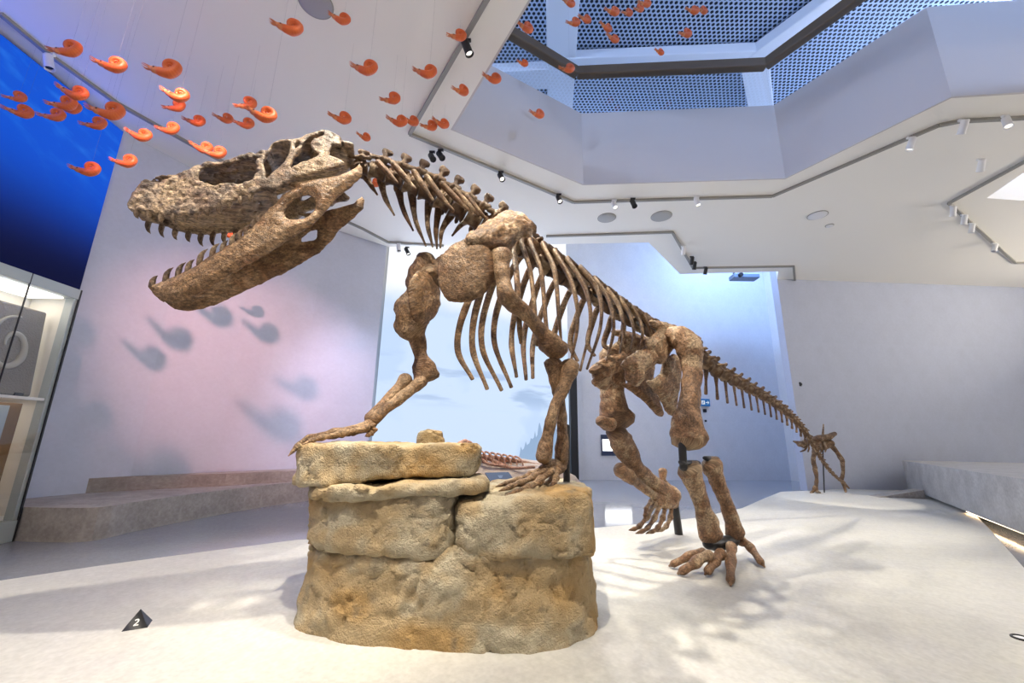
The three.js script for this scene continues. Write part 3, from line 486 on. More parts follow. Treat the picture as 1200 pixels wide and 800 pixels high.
// neck: front of the neck first
const neckC = spineCurve(neck, [[410, 196], [424, 198], [440, 201], [458, 208], [479, 216], [497, 224], [512, 232], [530, 242], [545, 251], [560, 260], [580, 272]]);
{ const n = 9; for (let i = 0; i < n; i++) { const t = (i + 0.5) / n, p = neckC.getPointAt(t), T = neckC.getTangentAt(t); const L = neckC.getLength() / n; const k = mix(0.85, 1.2, Math.min(1, i / 4)); placeVert('cervical', p, T, V3(0, 1, 0).addScaledVector(T, 0.25), L * 1.0, 0.158 * k * (i === 0 ? 0.8 : 1), 0.14 * k, i); } }
const backC = spineCurve(body, [[592, 280], [606, 290], [622, 301], [640, 314], [660, 328], [680, 341], [700, 353], [720, 366], [740, 378], [760, 389], [780, 397], [802, 405]]);
{ const n = 16; for (let i = 0; i < n; i++) { const t = (i + 0.5) / n, p = backC.getPointAt(t), T = backC.getTangentAt(t), L = backC.getLength() / n; placeVert('dorsal', p, T, V3(0, 1, 0), L * 1.0, mix(0.15, 0.105, i / n), mix(0.14, 0.12, i / n), i); } }
const tailC = spineCurve(tail, [[806, 408], [818, 418], [830, 428], [845, 438], [860, 446], [875, 454], [890, 462], [905, 471], [920, 482], [932, 493], [943, 506], [952, 520], [962, 537], [972, 551], [982, 561], [990, 567]]);
{ const L = tailC.getLength(); let s = 0, i = 0; while (s < L * 0.995) { const step = mix(0.2, 0.085, s / L), t = Math.min(0.999, (s + step / 2) / L), p = tailC.getPointAt(t), T = tailC.getTangentAt(t), k = mix(0.215, 0.03, Math.pow(t, 0.8)); placeVert('caudal', p, T, V3(0, 1, 0), step * 1.03, k, k, i);
  if (i > 0 && t < 0.72) { const u = V3(0, 1, 0).addScaledVector(T, -T.y).normalize(), len = mix(0.32, 0.07, t / 0.72), q = p.clone().addScaledVector(u, -k * 0.36).addScaledVector(T, step * 0.45); const e = q.clone().addScaledVector(u, -len).addScaledVector(T, len * 0.28); const g = tube([q, q.clone().lerp(e, 0.5).addScaledVector(u, -0.004), e], [[0.014, 0.03], [0.011, 0.016], [0.012, 0.02]].map(r => r.map(v => v * mix(1.25, 0.6, t))), { seg: 7, rough: 0.1 }); paint(g, boneCol(0.3, 0.3, i)); part('chevron', g, M.bone, dino); }
  s += step; i++; } }
// ---- ribs
const ribs = [[[604, 284], [606, 330], [609, 385], [613, 432]], [[612, 280], [622, 320], [628, 382], [632, 446]], [[622, 281], [634, 318], [640, 380], [650, 448]], [[637, 286], [650, 318], [655, 372], [662, 444]], [[651, 295], [670, 331], [677, 374], [668, 430]], [[665, 303], [686, 338], [692, 376], [680, 434]], [[680, 313], [701, 340], [704, 380], [688, 432]], [[697, 326], [714, 352], [719, 387], [711, 422]], [[712, 338], [726, 360], [731, 389], [727, 413]], [[727, 350], [738, 368], [743, 392], [740, 408]], [[742, 361], [750, 376], [753, 394], [751, 403]], [[755, 371], [760, 382], [763, 394], [761, 400]]];
ribs.forEach((r, i) => {
  const w = i < 7 ? 1 : mix(1, 0.45, (i - 6) / 5), lats = [0.12, 0.36 * w, 0.43 * w, 0.34 * w];
  const loc = r.map(([x, y], k) => body.local(body.at(x, y, lats[k])));
  for (const s of [1, -1]) {
    const top = backC.getPointAt(clamp((i + 0.8) / 13.2)); const h = body.local(top);
    const pts = [body.world(h[0] - 0.03, h[1] + 0.06, s * 0.07), ...loc.map(([a, b, c], k) => { if (s > 0 && i < 4 && k === 3) { const q = loc[2]; a = mix(q[0], a, 0.35); b = mix(q[1], b, 0.35); c = mix(q[2], c, 0.35); } return body.world(a, b, s * c); })];
    const g = tube(pts, [[0.03, 0.02], [0.021, 0.03], [0.018, 0.032], [0.015, 0.027], [0.010, 0.017]], { n: 44, seg: 12, rough: 0.09, seed: i * 7 + s, up: V3(0.6, 0, 0.8) }); paint(g, boneCol(0.45, 0.3, i * 3.1 + s, GOLD)); part('rib', g, M.bone, dino);
  }
});
// neck ribs: slim rods along the near side, longer curved ones hanging on the far side
[[[443, 190], [452, 200], [465, 214]], [[461, 192], [472, 205], [486, 221]], [[485, 201], [495, 217], [507, 234]], [[500, 207], [514, 227], [531, 247]], [[518, 215], [532, 230], [549, 246]], [[533, 223], [546, 237], [561, 252]], [[548, 231], [557, 243], [568, 255]]].forEach((r, i) => limb('neck_rib', neck, r.map((p, k) => [p[0], p[1], 0.17, [3.6, 3.6, 2][k]]), { seg: 7, rough: 0.08 }, dino, boneCol(0.6, 0.25, i)));
[[[428, 205], [434, 216], [442, 228]], [[446, 208], [451, 231], [462, 252]], [[466, 214], [472, 244], [484, 270]], [[482, 222], [487, 258], [499, 288]], [[503, 232], [501, 262], [507, 289]], [[515, 240], [511, 268], [512, 291]], [[531, 248], [518, 270], [516, 290]], [[552, 256], [540, 264], [530, 276]]].forEach((r, i) => limb('neck_rib', neck, r.map((p, k) => [p[0], p[1], -0.12, [5, 3, 1.2][k]]), { seg: 7, rough: 0.08 }, dino, boneCol(0.6, 0.25, i)));
// ---- shoulder girdle
for (const s of [1, -1]) {
  const sc = [[541, 283], [547, 274], [560, 266], [575, 258], [590, 248], [602, 242], [614, 243], [626, 252], [632, 264], [633, 272], [622, 276], [606, 282], [598, 292], [592, 304], [580, 302], [566, 300], [556, 296]];
  const bump = (a, b) => 0.37 + 0.02 * fbm(a * 9, b * 9, 1);
  const mirror = g => { if (s > 0) return g; const p = g.attributes.position; for (let i = 0; i < p.count; i++) { const q = body.local(V3(p.getX(i), p.getY(i), p.getZ(i))), w = body.world(q[0], q[1], -q[2]); p.setXYZ(i, w.x, w.y, w.z); } const ix = g.index.array; for (let i = 0; i < ix.length; i += 3) { const t = ix[i]; ix[i] = ix[i + 1]; ix[i + 1] = t; } g.computeVertexNormals(); return g; };
  let g = mirror(plate(body, sc, (a, b) => 0.36 - 0.10 * sstep(2.45, 2.8, b) , (a, b, d) => 0.035 + 0.045 * sstep(0, -0.08, d), { lat0: 0.35, rough: 0.022, seed: 3, k: 0.03 })); part('scapula', paint(g, boneCol(1, 0.25, 2 + s, GOLD)), M.bone, dino);
  const co = [[521, 318], [521, 302], [527, 289], [537, 279], [550, 276], [562, 280], [569, 288], [575, 302], [576, 316], [576, 330], [570, 342], [560, 351], [548, 356], [535, 352], [526, 341]];
  g = mirror(plate(body, co, (a, b) => 0.40 - 0.2 * sstep(-0.45, -0.95, a), (a, b, d) => 0.025 + 0.04 * sstep(0, -0.12, d), { lat0: 0.36, reach: 0.35, rough: 0.008, seed: 8, k: 0.05 })); part('coracoid', paint(g, boneCol(0.3, 0.12, 6 + s, GOLD)), M.bone, dino);
}
// ---- front legs: one bone colour for both
const goldCol = boneCol(0.35, 0.17, 21, GOLD);
limb('humerus', body, [[587, 300, 0.42, 13], [588, 314, 0.44, 10], [590, 332, 0.46, 9], [594, 348, 0.49, [14, 8]], [606, 359, 0.49, [13, 8.5]], [622, 374, 0.48, 8], [635, 390, 0.47, 8.5], [644, 402, 0.46, [14, 12]], [653, 411, 0.45, [14, 11]]], { n: 34, seg: 16 }, dino, goldCol);
limb('radius', body, [[668, 430, 0.49, 12], [662, 450, 0.49, 8], [651, 475, 0.48, 6.5], [643, 505, 0.45, 6.5], [638, 528, 0.43, 9], [637, 536, 0.42, 9]], { n: 30 }, dino, goldCol);
limb('ulna', body, [[648, 427, 0.42, 11], [651, 442, 0.42, 8], [656, 470, 0.41, 6.5], [659, 500, 0.4, 6.5], [659, 528, 0.4, 8.5], [658, 537, 0.39, 9]], { n: 30 }, dino, goldCol);
limb('wrist_bone', body, [[640, 542, 0.42, 5], [650, 543, 0.4, 6], [661, 541, 0.38, 5]], { n: 10 });
limb('support_post', body, [[664, 500, 0.3, 4], [664, 585, 0.3, 4]], { rough: 0, n: 3 }, dino).material = M.steel;
const hand = (pl, list, name, hostName, col) => {                      // a hand or foot with its digits as pieces
  const host = limb(hostName, pl, list.palm, { n: 12 }, dino, col);
  for (const d of list.digits) { const st = d.map((p, k) => { const q = p.length > 3 ? p : [p[0], p[1], p[2], 4]; return q; }); limb(name, pl, st, { n: 26, seg: 9, rough: 0.06 }, host, col); }
  return host;
};
const knuckle = (pts, lat, r, latEnd) => { const out = [], cv = new THREE.CatmullRomCurve3(pts.map(p => V3(p[0], p[1], 0))); const N = 10; for (let i = 0; i <= N; i++) { const p = cv.getPoint(i / N), b = [1.15, 0.8, 0.75, 1.15, 0.75, 0.7, 1.0, 0.65, 0.8, 0.5, 0.16][i]; out.push([p.x, p.y, mix(lat, latEnd ?? lat, i / N), r * b]); } return out; };
hand(body, { palm: [[638, 548, 0.42, 5], [650, 549, 0.41, 6], [660, 547, 0.39, 5]], digits: [knuckle([[636, 549], [612, 560], [581, 570]], 0.40, 4.2, 0.38), knuckle([[640, 551], [616, 563], [585, 575]], 0.43, 4.4, 0.45), knuckle([[646, 552], [624, 568], [592, 581]], 0.45, 4.8, 0.52), knuckle([[653, 552], [650, 565], [646, 582]], 0.44, 4.6, 0.55), knuckle([[658, 550], [640, 566], [612, 574]], 0.36, 3.6, 0.36)] }, 'finger', 'hand', goldCol);
// far front leg
const farCol = goldCol;
limb('humerus', body, [[500, 304, -0.42, [12, 10]], [493, 322, -0.43, [15, 11]], [492, 344, -0.45, [16, 11]], [484, 362, -0.47, [21, 12]], [483, 382, -0.48, [20, 11]], [489, 398, -0.48, [10, 8]], [492, 414, -0.48, [7.5, 7]], [497, 429, -0.48, [13, 9]], [499, 441, -0.48, [16, 9]]], { n: 44, seg: 16, up: V3(-1, 0.2, 0.1) }, dino, farCol);
limb('radius', body, [[476, 444, -0.52, 8], [466, 456, -0.52, 6.5], [450, 474, -0.52, 6.5], [433, 490, -0.51, 7]], { n: 22 }, dino, farCol);
limb('ulna', body, [[494, 446, -0.47, 8], [480, 458, -0.47, 7], [460, 473, -0.48, 6], [438, 491, -0.49, 7]], { n: 22 }, dino, farCol);
hand(body, { palm: [[437, 494, -0.5, 7], [430, 499, -0.5, 7], [422, 503, -0.5, 5]], digits: [knuckle([[428, 499], [388, 507], [357, 516], [338, 534]], -0.5, 4.6, -0.48), knuckle([[430, 501], [398, 508], [372, 514], [354, 521]], -0.45, 4.2, -0.4), knuckle([[432, 502], [406, 507], [384, 511], [364, 517]], -0.54, 4.2, -0.6), knuckle([[433, 503], [412, 507], [398, 510], [382, 514]], -0.58, 3.8, -0.7), knuckle([[436, 499], [438, 504], [434, 508], [428, 511]], -0.46, 4, -0.44)] }, 'finger', 'hand', goldCol);
// ---- pelvis
for (const s of [1, -1]) {
  const mirror = g => { if (s > 0) return g; const p = g.attributes.position; for (let i = 0; i < p.count; i++) { const q = body.local(V3(p.getX(i), p.getY(i), p.getZ(i))), w = body.world(q[0], q[1], -q[2]); p.setXYZ(i, w.x, w.y, w.z); } const ix = g.index.array; for (let i = 0; i < ix.length; i += 3) { const t = ix[i]; ix[i] = ix[i + 1]; ix[i + 1] = t; } g.computeVertexNormals(); return g; };
  let g = mirror(plate(body, [[758, 374], [775, 376], [795, 382], [812, 389], [822, 396], [818, 404], [806, 402], [795, 404], [786, 412], [780, 424], [772, 428], [764, 420], [758, 408], [756, 398], [766, 392], [772, 386], [764, 382]], () => 0.24, (a, b, d) => 0.02 + 0.04 * sstep(0, -0.08, d), { lat0: 0.24, rough: 0.012, seed: 11, k: 0.03 })); part('ilium', paint(g, boneCol(0.6, 0.2, 51 + s, LEG)), M.bone, dino);
  g = mirror(plate(body, [[764, 402], [772, 410], [770, 424], [762, 432], [752, 436], [754, 446], [748, 453], [738, 450], [732, 442], [736, 434], [728, 430], [731, 420], [742, 416], [752, 408]], () => 0.2, (a, b, d) => 0.03 + 0.05 * sstep(0, -0.08, d), { lat0: 0.2, rough: 0.02, seed: 17, k: 0.04 })); part('pubis', paint(g, boneCol(0.6, 0.25, 53 + s, LEG)), M.bone, dino);
  g = mirror(plate(body, [[776, 418], [792, 414], [797, 424], [794, 444], [797, 470], [799, 488], [792, 486], [784, 474], [774, 462], [762, 452], [756, 446], [766, 444], [774, 436]], (a, b) => 0.17 - 0.1 * sstep(1.75, 1.3, b), (a, b, d) => 0.022 + 0.03 * sstep(0, -0.06, d), { lat0: 0.15, rough: 0.01, seed: 19, k: 0.03 })); part('ischium', paint(g, boneCol(0.6, 0.25, 55 + s, LEG)), M.bone, dino);
}
// ---- hind legs
const legCol = boneCol(0.7, 0.25, 61, LEG);
limb('femur', body, [[783, 394, 0.26, 12], [797, 396, 0.38, 13.5], [807, 408, 0.44, 14.5], [811, 430, 0.46, 11.5], [810, 455, 0.47, 11], [807, 478, 0.47, 12.5], [805, 499, 0.47, [18, 15]], [806, 514, 0.47, [21, 17]]], { n: 44, seg: 18, rough: 0.11 }, dino, legCol);
limb('support_rod', body, [[799, 516, 0.46, 4.5], [801, 548, 0.46, 4.5]], { rough: 0, n: 3 }).material = M.steel;
for (const k of [[[799, 542, 0.46, [3, 4.5]], [817, 542, 0.46, [3, 4.5]]], [[827, 537, 0.49, [2.6, 4]], [840, 537, 0.49, [2.6, 4]]]]) limb('knee_bracket', body, k, { rough: 0.1, n: 6 }).material = M.steel;
limb('tibia', body, [[808, 550, 0.45, [14, 12]], [815, 568, 0.45, 10.5], [822, 590, 0.45, 9.5], [829, 610, 0.45, [12, 10]], [833, 626, 0.45, [14, 11]]], { n: 30, seg: 16 }, dino, legCol);
limb('fibula', body, [[833, 544, 0.5, [12, 10]], [840, 562, 0.5, 9], [850, 588, 0.49, 7.5], [858, 610, 0.48, 8.5], [861, 625, 0.47, [11, 9]]], { n: 30, seg: 14 }, dino, legCol);
{
  const f = limb('foot', body, [[829, 637, 0.43, 6], [843, 637, 0.45, 7.5], [860, 633, 0.46, 6.5]], { n: 12 }); f.material = M.steel; f.userData.label = 'black steel ankle mount holding the toes';
  const toe = (b, m, e, r) => { const P = [onY(b[0], b[1], 0.14), onY(b[0] * 0.5 + m[0] * 0.5, b[1] * 0.5 + m[1] * 0.5 - 2, 0.125), onY(m[0], m[1], 0.085), onY(m[0] * 0.4 + e[0] * 0.6, m[1] * 0.4 + e[1] * 0.6, 0.05), onY(e[0], e[1], 0.012)]; const g = tube(P, [0.05, 0.038, 0.046, 0.032, 0.034, 0.008].map(v => v * r), { n: 26, seg: 10, rough: 0.08, seed: b[0] }); paint(g, boneCol(0.6, 0.2, b[0], LEG)); part('toe', g, M.bone, f); };
  toe([824, 648], [803, 654], [784, 663], 0.9); toe([831, 651], [812, 661], [794, 672], 1); toe([845, 649], [836, 660], [826, 673], 1); toe([857, 641], [856, 663], [856, 686], 1); toe([869, 634], [882, 645], [896, 664], 0.95);
}
const farLeg = legCol;
limb('femur', body, [[728, 412, -0.28, 12], [720, 420, -0.35, [18, 13]], [718, 440, -0.36, [15, 12]], [718, 460, -0.37, [14, 11]], [719, 478, -0.37, [17, 13]], [723, 494, -0.37, [23, 13]]], { n: 36, seg: 18, rough: 0.1, freq: 13, up: V3(-1, 0.1, 0) }, dino, farLeg);
limb('knee_cap', body, [[703, 493, -0.33, 6], [716, 497, -0.3, 8]], { n: 8 }, dino, farLeg);
limb('tibia', body, [[722, 506, -0.37, 12], [730, 520, -0.38, [14, 10]], [738, 534, -0.39, [13, 10]], [745, 546, -0.4, 9], [760, 561, -0.41, 8.5], [776, 574, -0.41, 10], [788, 581, -0.41, 10]], { n: 34, seg: 15, rough: 0.13 }, dino, farLeg);
limb('fibula', body, [[726, 550, -0.34, 8], [735, 557, -0.34, 8], [748, 567, -0.36, 5], [766, 580, -0.38, 5], [780, 588, -0.39, 7]], { n: 28, seg: 12 }, dino, legCol);
limb('heel_bone', body, [[777, 552, -0.43, 5], [777, 562, -0.43, 3.6], [783, 572, -0.42, 5]], { n: 10 }, dino, farLeg);
hand(body, { palm: [[768, 588, -0.38, 5], [780, 589, -0.39, 7], [790, 588, -0.4, 6]], digits: [knuckle([[767, 590], [757, 607], [747, 618], [737, 621]], -0.36, 3.3, -0.3), knuckle([[773, 591], [766, 608], [757, 620], [745, 625]], -0.38, 3.3, -0.26), knuckle([[780, 592], [776, 608], [769, 620], [757, 625]], -0.39, 3.3, -0.3), knuckle([[787, 591], [785, 607], [779, 618], [768, 623]], -0.4, 3.2, -0.36), knuckle([[763, 587], [757, 597], [756, 605], [757, 610]], -0.34, 2.8, -0.33)] }, 'toe', 'foot', legCol);
limb('support_post', body, [[790, 582, -0.42, 4], [796, 630, -0.42, 4.6]], { rough: 0, n: 3 }).material = M.steel;
// hidden spine bar that carries the mount down into the rock: a slim steel post behind the near front leg
limb('support_bar', body, [[600, 284, 0, 5], [660, 326, 0, 5], [740, 377, 0, 5], [806, 408, 0, 5]], { rough: 0, n: 20 }).material = M.steel;

// ---- skull and jaws
{
  const Z = ([x, y]) => [140 + x / 3.3344, 130 + y / 3.3333];
  const wS = s => 0.055 + 0.165 * sstep(2.62, 1.55, s), wJ = s => 0.035 + 0.18 * sstep(2.55, 1.35, s);
  const un = w => p => { const [x, y] = Z(p); let l = 0.14, q; for (let i = 0; i < 4; i++) { q = neck.local(neck.at(x, y, l)); l = w(q[0]); } return [q[0], q[1]]; };
  const lineAt = pts => { const a = pts.slice().sort((p, q) => p[0] - q[0]); return s => { if (s <= a[0][0]) return a[0][1]; for (let i = 1; i < a.length; i++) if (s <= a[i][0]) return mix(a[i - 1][1], a[i][1], (s - a[i - 1][0]) / (a[i][0] - a[i - 1][0] + 1e-6)); return a[a.length - 1][1]; }; };
  const topPx = [[35, 345], [58, 305], [78, 275], [100, 262], [180, 242], [240, 228], [290, 203], [340, 184], [400, 178], [450, 160], [510, 142], [545, 132], [572, 133], [585, 106], [620, 90], [690, 86], [740, 62], [790, 48], [830, 58], [862, 80]];
  const botPx = [[880, 218], [750, 250], [690, 264], [650, 292], [600, 312], [560, 310], [530, 327], [420, 367], [340, 393], [270, 412], [190, 416], [100, 392], [45, 386]];
  const outer = [...topPx, [868, 122], [832, 128], [826, 150], [818, 172], [850, 184], [888, 206], ...botPx, [36, 368]];
  const holes = [
    [[92, 274], [115, 264], [180, 250], [226, 238], [214, 250], [150, 266], [98, 284]],
    [[300, 240], [320, 217], [345, 205], [400, 198], [430, 192], [500, 170], [524, 166], [530, 195], [533, 230], [528, 266], [515, 275], [430, 282], [370, 287], [335, 280], [307, 265]],
    [[578, 158], [592, 116], [620, 102], [655, 99], [662, 112], [660, 150], [645, 190], [622, 218], [588, 252], [570, 266], [570, 230], [558, 190], [566, 165]],
    [[684, 106], [702, 100], [692, 128], [682, 146]],
    [[730, 96], [748, 80], [788, 64], [798, 76], [762, 96], [744, 116], [742, 134], [768, 160], [786, 174], [740, 192], [692, 212], [662, 228], [678, 190], [706, 140]],
  ];
  const make = (o, hs, w, pieces, seed, cell) => {
    const f2 = polySD(o), hf = hs.map(polySD), xs = o.map(p => p[0]), ys = o.map(p => p[1]), W = 0.27;
    const lo = [Math.min(...xs) - 0.04, Math.min(...ys) - 0.04, -W], hi = [Math.max(...xs) + 0.04, Math.max(...ys) + 0.04, W], cache = new Map();
    const f = (s, y, l, i, j) => {
      const key = i * 4096 + j; let c = cache.get(key);
      if (!c) { let d = f2(s, y), dO = d; for (const h of hf) d = smax(d, -h(s, y), 0.012); let dF = dO; for (const h of hf) dF = smax(dF, -(h(s, y) + 0.04), 0.012); c = { d, dO, dF, s, y }; pieces.column(c); cache.set(key, c); }
      let d = pieces.field(c, Math.abs(l), l); if (Math.abs(d) < 0.03) d += pieces.rough * fbm(s * 26 + seed, y * 26, l * 26, 3) + pieces.pits(s, y, l); return d;
    };
    const g = surfaceNets(f, lo, hi, cell), p = g.attributes.position;
    for (let i = 0; i < p.count; i++) { const q = neck.world(p.getX(i), p.getY(i), p.getZ(i)); p.setXYZ(i, q.x, q.y, q.z); }
    fixWinding(g, neck); return finish(g);
  };
  const oP = outer.map(un(wS)), yTop = lineAt(topPx.map(un(wS))), yBot = lineAt(botPx.map(un(wS))), tipS = Math.max(...oP.map(p => p[0]));
  const sAnt = un(wS)([572, 140])[0];
  const skull = part('skull', paint(make(oP, holes.map(h => smoothPoly(h.map(un(wS)), 1)), wS, {
    rough: 0.009, pits: (s, y, l) => s > 1.75 ? 0.016 * Math.max(0, vn(s * 48, y * 48, l * 48) - 0.1) : 0,
    column: c => { const t = yTop(c.s), b = yBot(c.s), h = clamp((c.y - b) / (t - b + 0.001)); c.w = wS(c.s) * (1 - 0.34 * h * h); c.t = t; c.b = b; },
    field: (c, al, l) => {
      let d = smax(c.d, Math.abs(al - c.w) - 0.021, 0.018);
      const rise = 0.03 * (1 - (al / (c.w + 0.001)) ** 2);
      d = smin(d, smax(smax(Math.abs(c.y - (c.t - 0.024)) - 0.02 , al - c.w, 0.02), Math.max(c.s - tipS + 0.02, 1.2 - c.s), 0.02), 0.015);
      d = smin(d, smax(smax(c.dO, al - c.w, 0.02), (tipS - 0.09) - c.s, 0.03), 0.02);
      if (c.s > sAnt - 0.1) d = smin(d, smax(smax(Math.abs(c.y - (c.b + 0.05)) - 0.014, al - c.w, 0.02), Math.max(c.s - tipS + 0.03, sAnt - 0.08 - c.s), 0.02), 0.015);
      // vomers and pterygoids: a ridge inside, braincase behind
      d = smin(d, smax(sdCap(c.s, c.y, l, [1.32, yTop(1.32) - 0.12, 0], [2.1, yBot(2.1) + 0.07, 0], 0.075, 0.04), al - 0.11, 0.03), 0.02);
      d = smin(d, Math.hypot((c.s - 1.36) / 1.3, (c.y - (yTop(1.36) - 0.13)) / 1.1, l) - 0.105, 0.03);
      return d;
    },
  }, 4, 0.0075), boneCol(1.2, 0.38, 81, [0.62, 0.5, 0.4])), M.bone, dino);
  // lower jaw
  const jo = [[108, 686], [140, 674], [200, 652], [270, 620], [330, 580], [400, 540], [450, 508], [500, 470], [550, 420], [582, 380], [612, 362], [634, 326], [690, 300], [640, 284], [720, 274], [830, 255], [900, 235], [938, 204], [952, 225], [946, 260], [905, 300], [850, 342], [800, 402], [750, 450], [700, 480], [600, 546], [500, 602], [400, 662], [330, 706], [270, 736], [220, 750], [170, 747], [135, 722]].map(un(wJ));
  const jh = [[[650, 378], [690, 342], [738, 327], [764, 345], [764, 384], [740, 414], [690, 424], [655, 424], [645, 400]]].map(h => smoothPoly(h.map(un(wJ)), 2));
  const jaw = part('lower_jaw', paint(make(jo, jh, wJ, {
    rough: 0.006, pits: () => 0, column: c => { c.w = wJ(c.s); },
    field: (c, al, l) => smax(l < 0 ? c.dF : c.d, Math.abs(al - c.w) - 0.012 - 0.02 * sstep(0, -0.06, c.d), 0.022),
  }, 14, 0.0075), boneCol(0.22, 0.1, 83, [0.4, 0.25, 0.13])), M.bone, dino);
  const toothCol = boneCol(0.5, 0.15, 85, [0.33, 0.24, 0.17]);
  const tooth = (host, s, y, l, len, dir, r) => {
    const P = [neck.world(s, y - dir * 0.012, l), neck.world(s + 0.02 * len, y + dir * len * 0.4, l), neck.world(s - 0.08 * len, y + dir * len * 0.75, l), neck.world(s - 0.28 * len, y + dir * len, l)];
    const g = tube(P, [r, r * 0.95, r * 0.6, r * 0.12], { n: 9, seg: 7, rough: 0.05 }); part('tooth', paint(g, toothCol), M.bone, host);
  };
  const ru = rng(5);
  [[70, 388], [118, 396], [165, 410], [212, 414], [258, 411], [302, 402], [346, 390], [390, 376], [432, 362], [474, 347], [512, 333]].forEach((p, i) => { const [s, y] = un(wS)(p); for (const sd of [1, -1]) tooth(skull, s, y, sd * wS(s), sd > 0 ? (i < 3 ? 0.055 : 0.03 + 0.02 * ru()) : 0.06 + 0.035 * ru(), -1, 0.017); });
  [[128, 676, 34], [182, 656, 46], [230, 638, 48], [268, 620, 42], [314, 590, 54], [364, 560, 46], [405, 536, 34], [440, 512, 40], [470, 490, 32], [496, 470, 30], [522, 444, 28], [545, 424, 26]].forEach((p, i) => { const [s, y] = un(wJ)(p); for (const sd of [1, -1]) tooth(jaw, s, y - 0.005, sd * wJ(s), p[2] * 0.00185 * (sd > 0 ? 1 : 0.9), 1, 0.017); });
}

// ================================================================ SMALL SKELETON ON THE FAR PART OF THE PLATFORM
{
  const pl = new Plane(7.05, -9.72, 0.81, 0.59), t = thing('small_dinosaur_skeleton', 'small brown dinosaur skeleton standing on two legs beyond the long tail', 'skeleton', [7.05, 0, -9.72]);
  const B = (name, st, o) => limb(name, pl, st, { seg: 8, n: 14, ...o }, t, boneCol(0.5, 0.3, ++seedN, [0.33, 0.2, 0.11]));
  B('spine', [[936, 521, 0.1, 2.4], [948, 517, 0.1, 3.4], [960, 514, 0.05, 4], [970, 512, 0, 3.6], [978, 508, -0.3, 2.4]]);
  B('pelvis', [[954, 521, 0.1, 4.6], [964, 522, 0, 5.4], [974, 519, -0.1, 4]]);
  B('skull', [[930, 517, 0.2, 1], [938, 520, 0.15, 3.2], [944, 523, 0.1, 2.6]]);
  B('neural_spine', [[964, 512, 0, 1.4], [964.5, 505, 0, 1], [965, 497, 0, 0.6]]);
  B('femur', [[958, 524, 0.18, 3], [953, 538, 0.2, 2.2], [955, 548, 0.2, 2.6]]); B('tibia', [[955, 549, 0.2, 2.6], [957, 560, 0.18, 1.8], [956, 571, 0.18, 2]]); B('foot', [[956, 570, 0.18, 2], [957, 575, 0.2, 1.8], [961, 577, 0.3, 1]]); B('foot', [[955, 570, 0.18, 2], [953, 575, 0.24, 1.6], [950, 577, 0.35, 1]]);
  B('femur', [[972, 519, -0.15, 3], [981, 530, -0.15, 2.2], [987, 539, -0.15, 2.6]]); B('tibia', [[987, 540, -0.15, 2.4], [988, 552, -0.15, 1.7], [986, 562, -0.15, 2]]); B('foot', [[986, 562, -0.15, 2], [990, 572, -0.15, 1.6], [991, 576, -0.1, 1.2]]); B('foot', [[986, 562, -0.15, 2], [991, 568, -0.15, 1.4], [995, 572, -0.15, 0.8]]);
  for (let i = 0; i < 5; i++) B('rib', [[946 + i * 5, 518, 0.1, 1], [948 + i * 5, 525, 0.2, 1], [947 + i * 5, 531 - Math.abs(i - 2), 0.15, 0.8]], { n: 8, seg: 6 });
  B('arm', [[946, 521, 0.1, 1.4], [943, 527, 0.15, 1.1], [938, 529, 0.2, 0.8]]); B('support_rod', [[964, 523, 0, 0.7], [966, 577, 0, 0.7]], { rough: 0 }).material = M.steel;
}
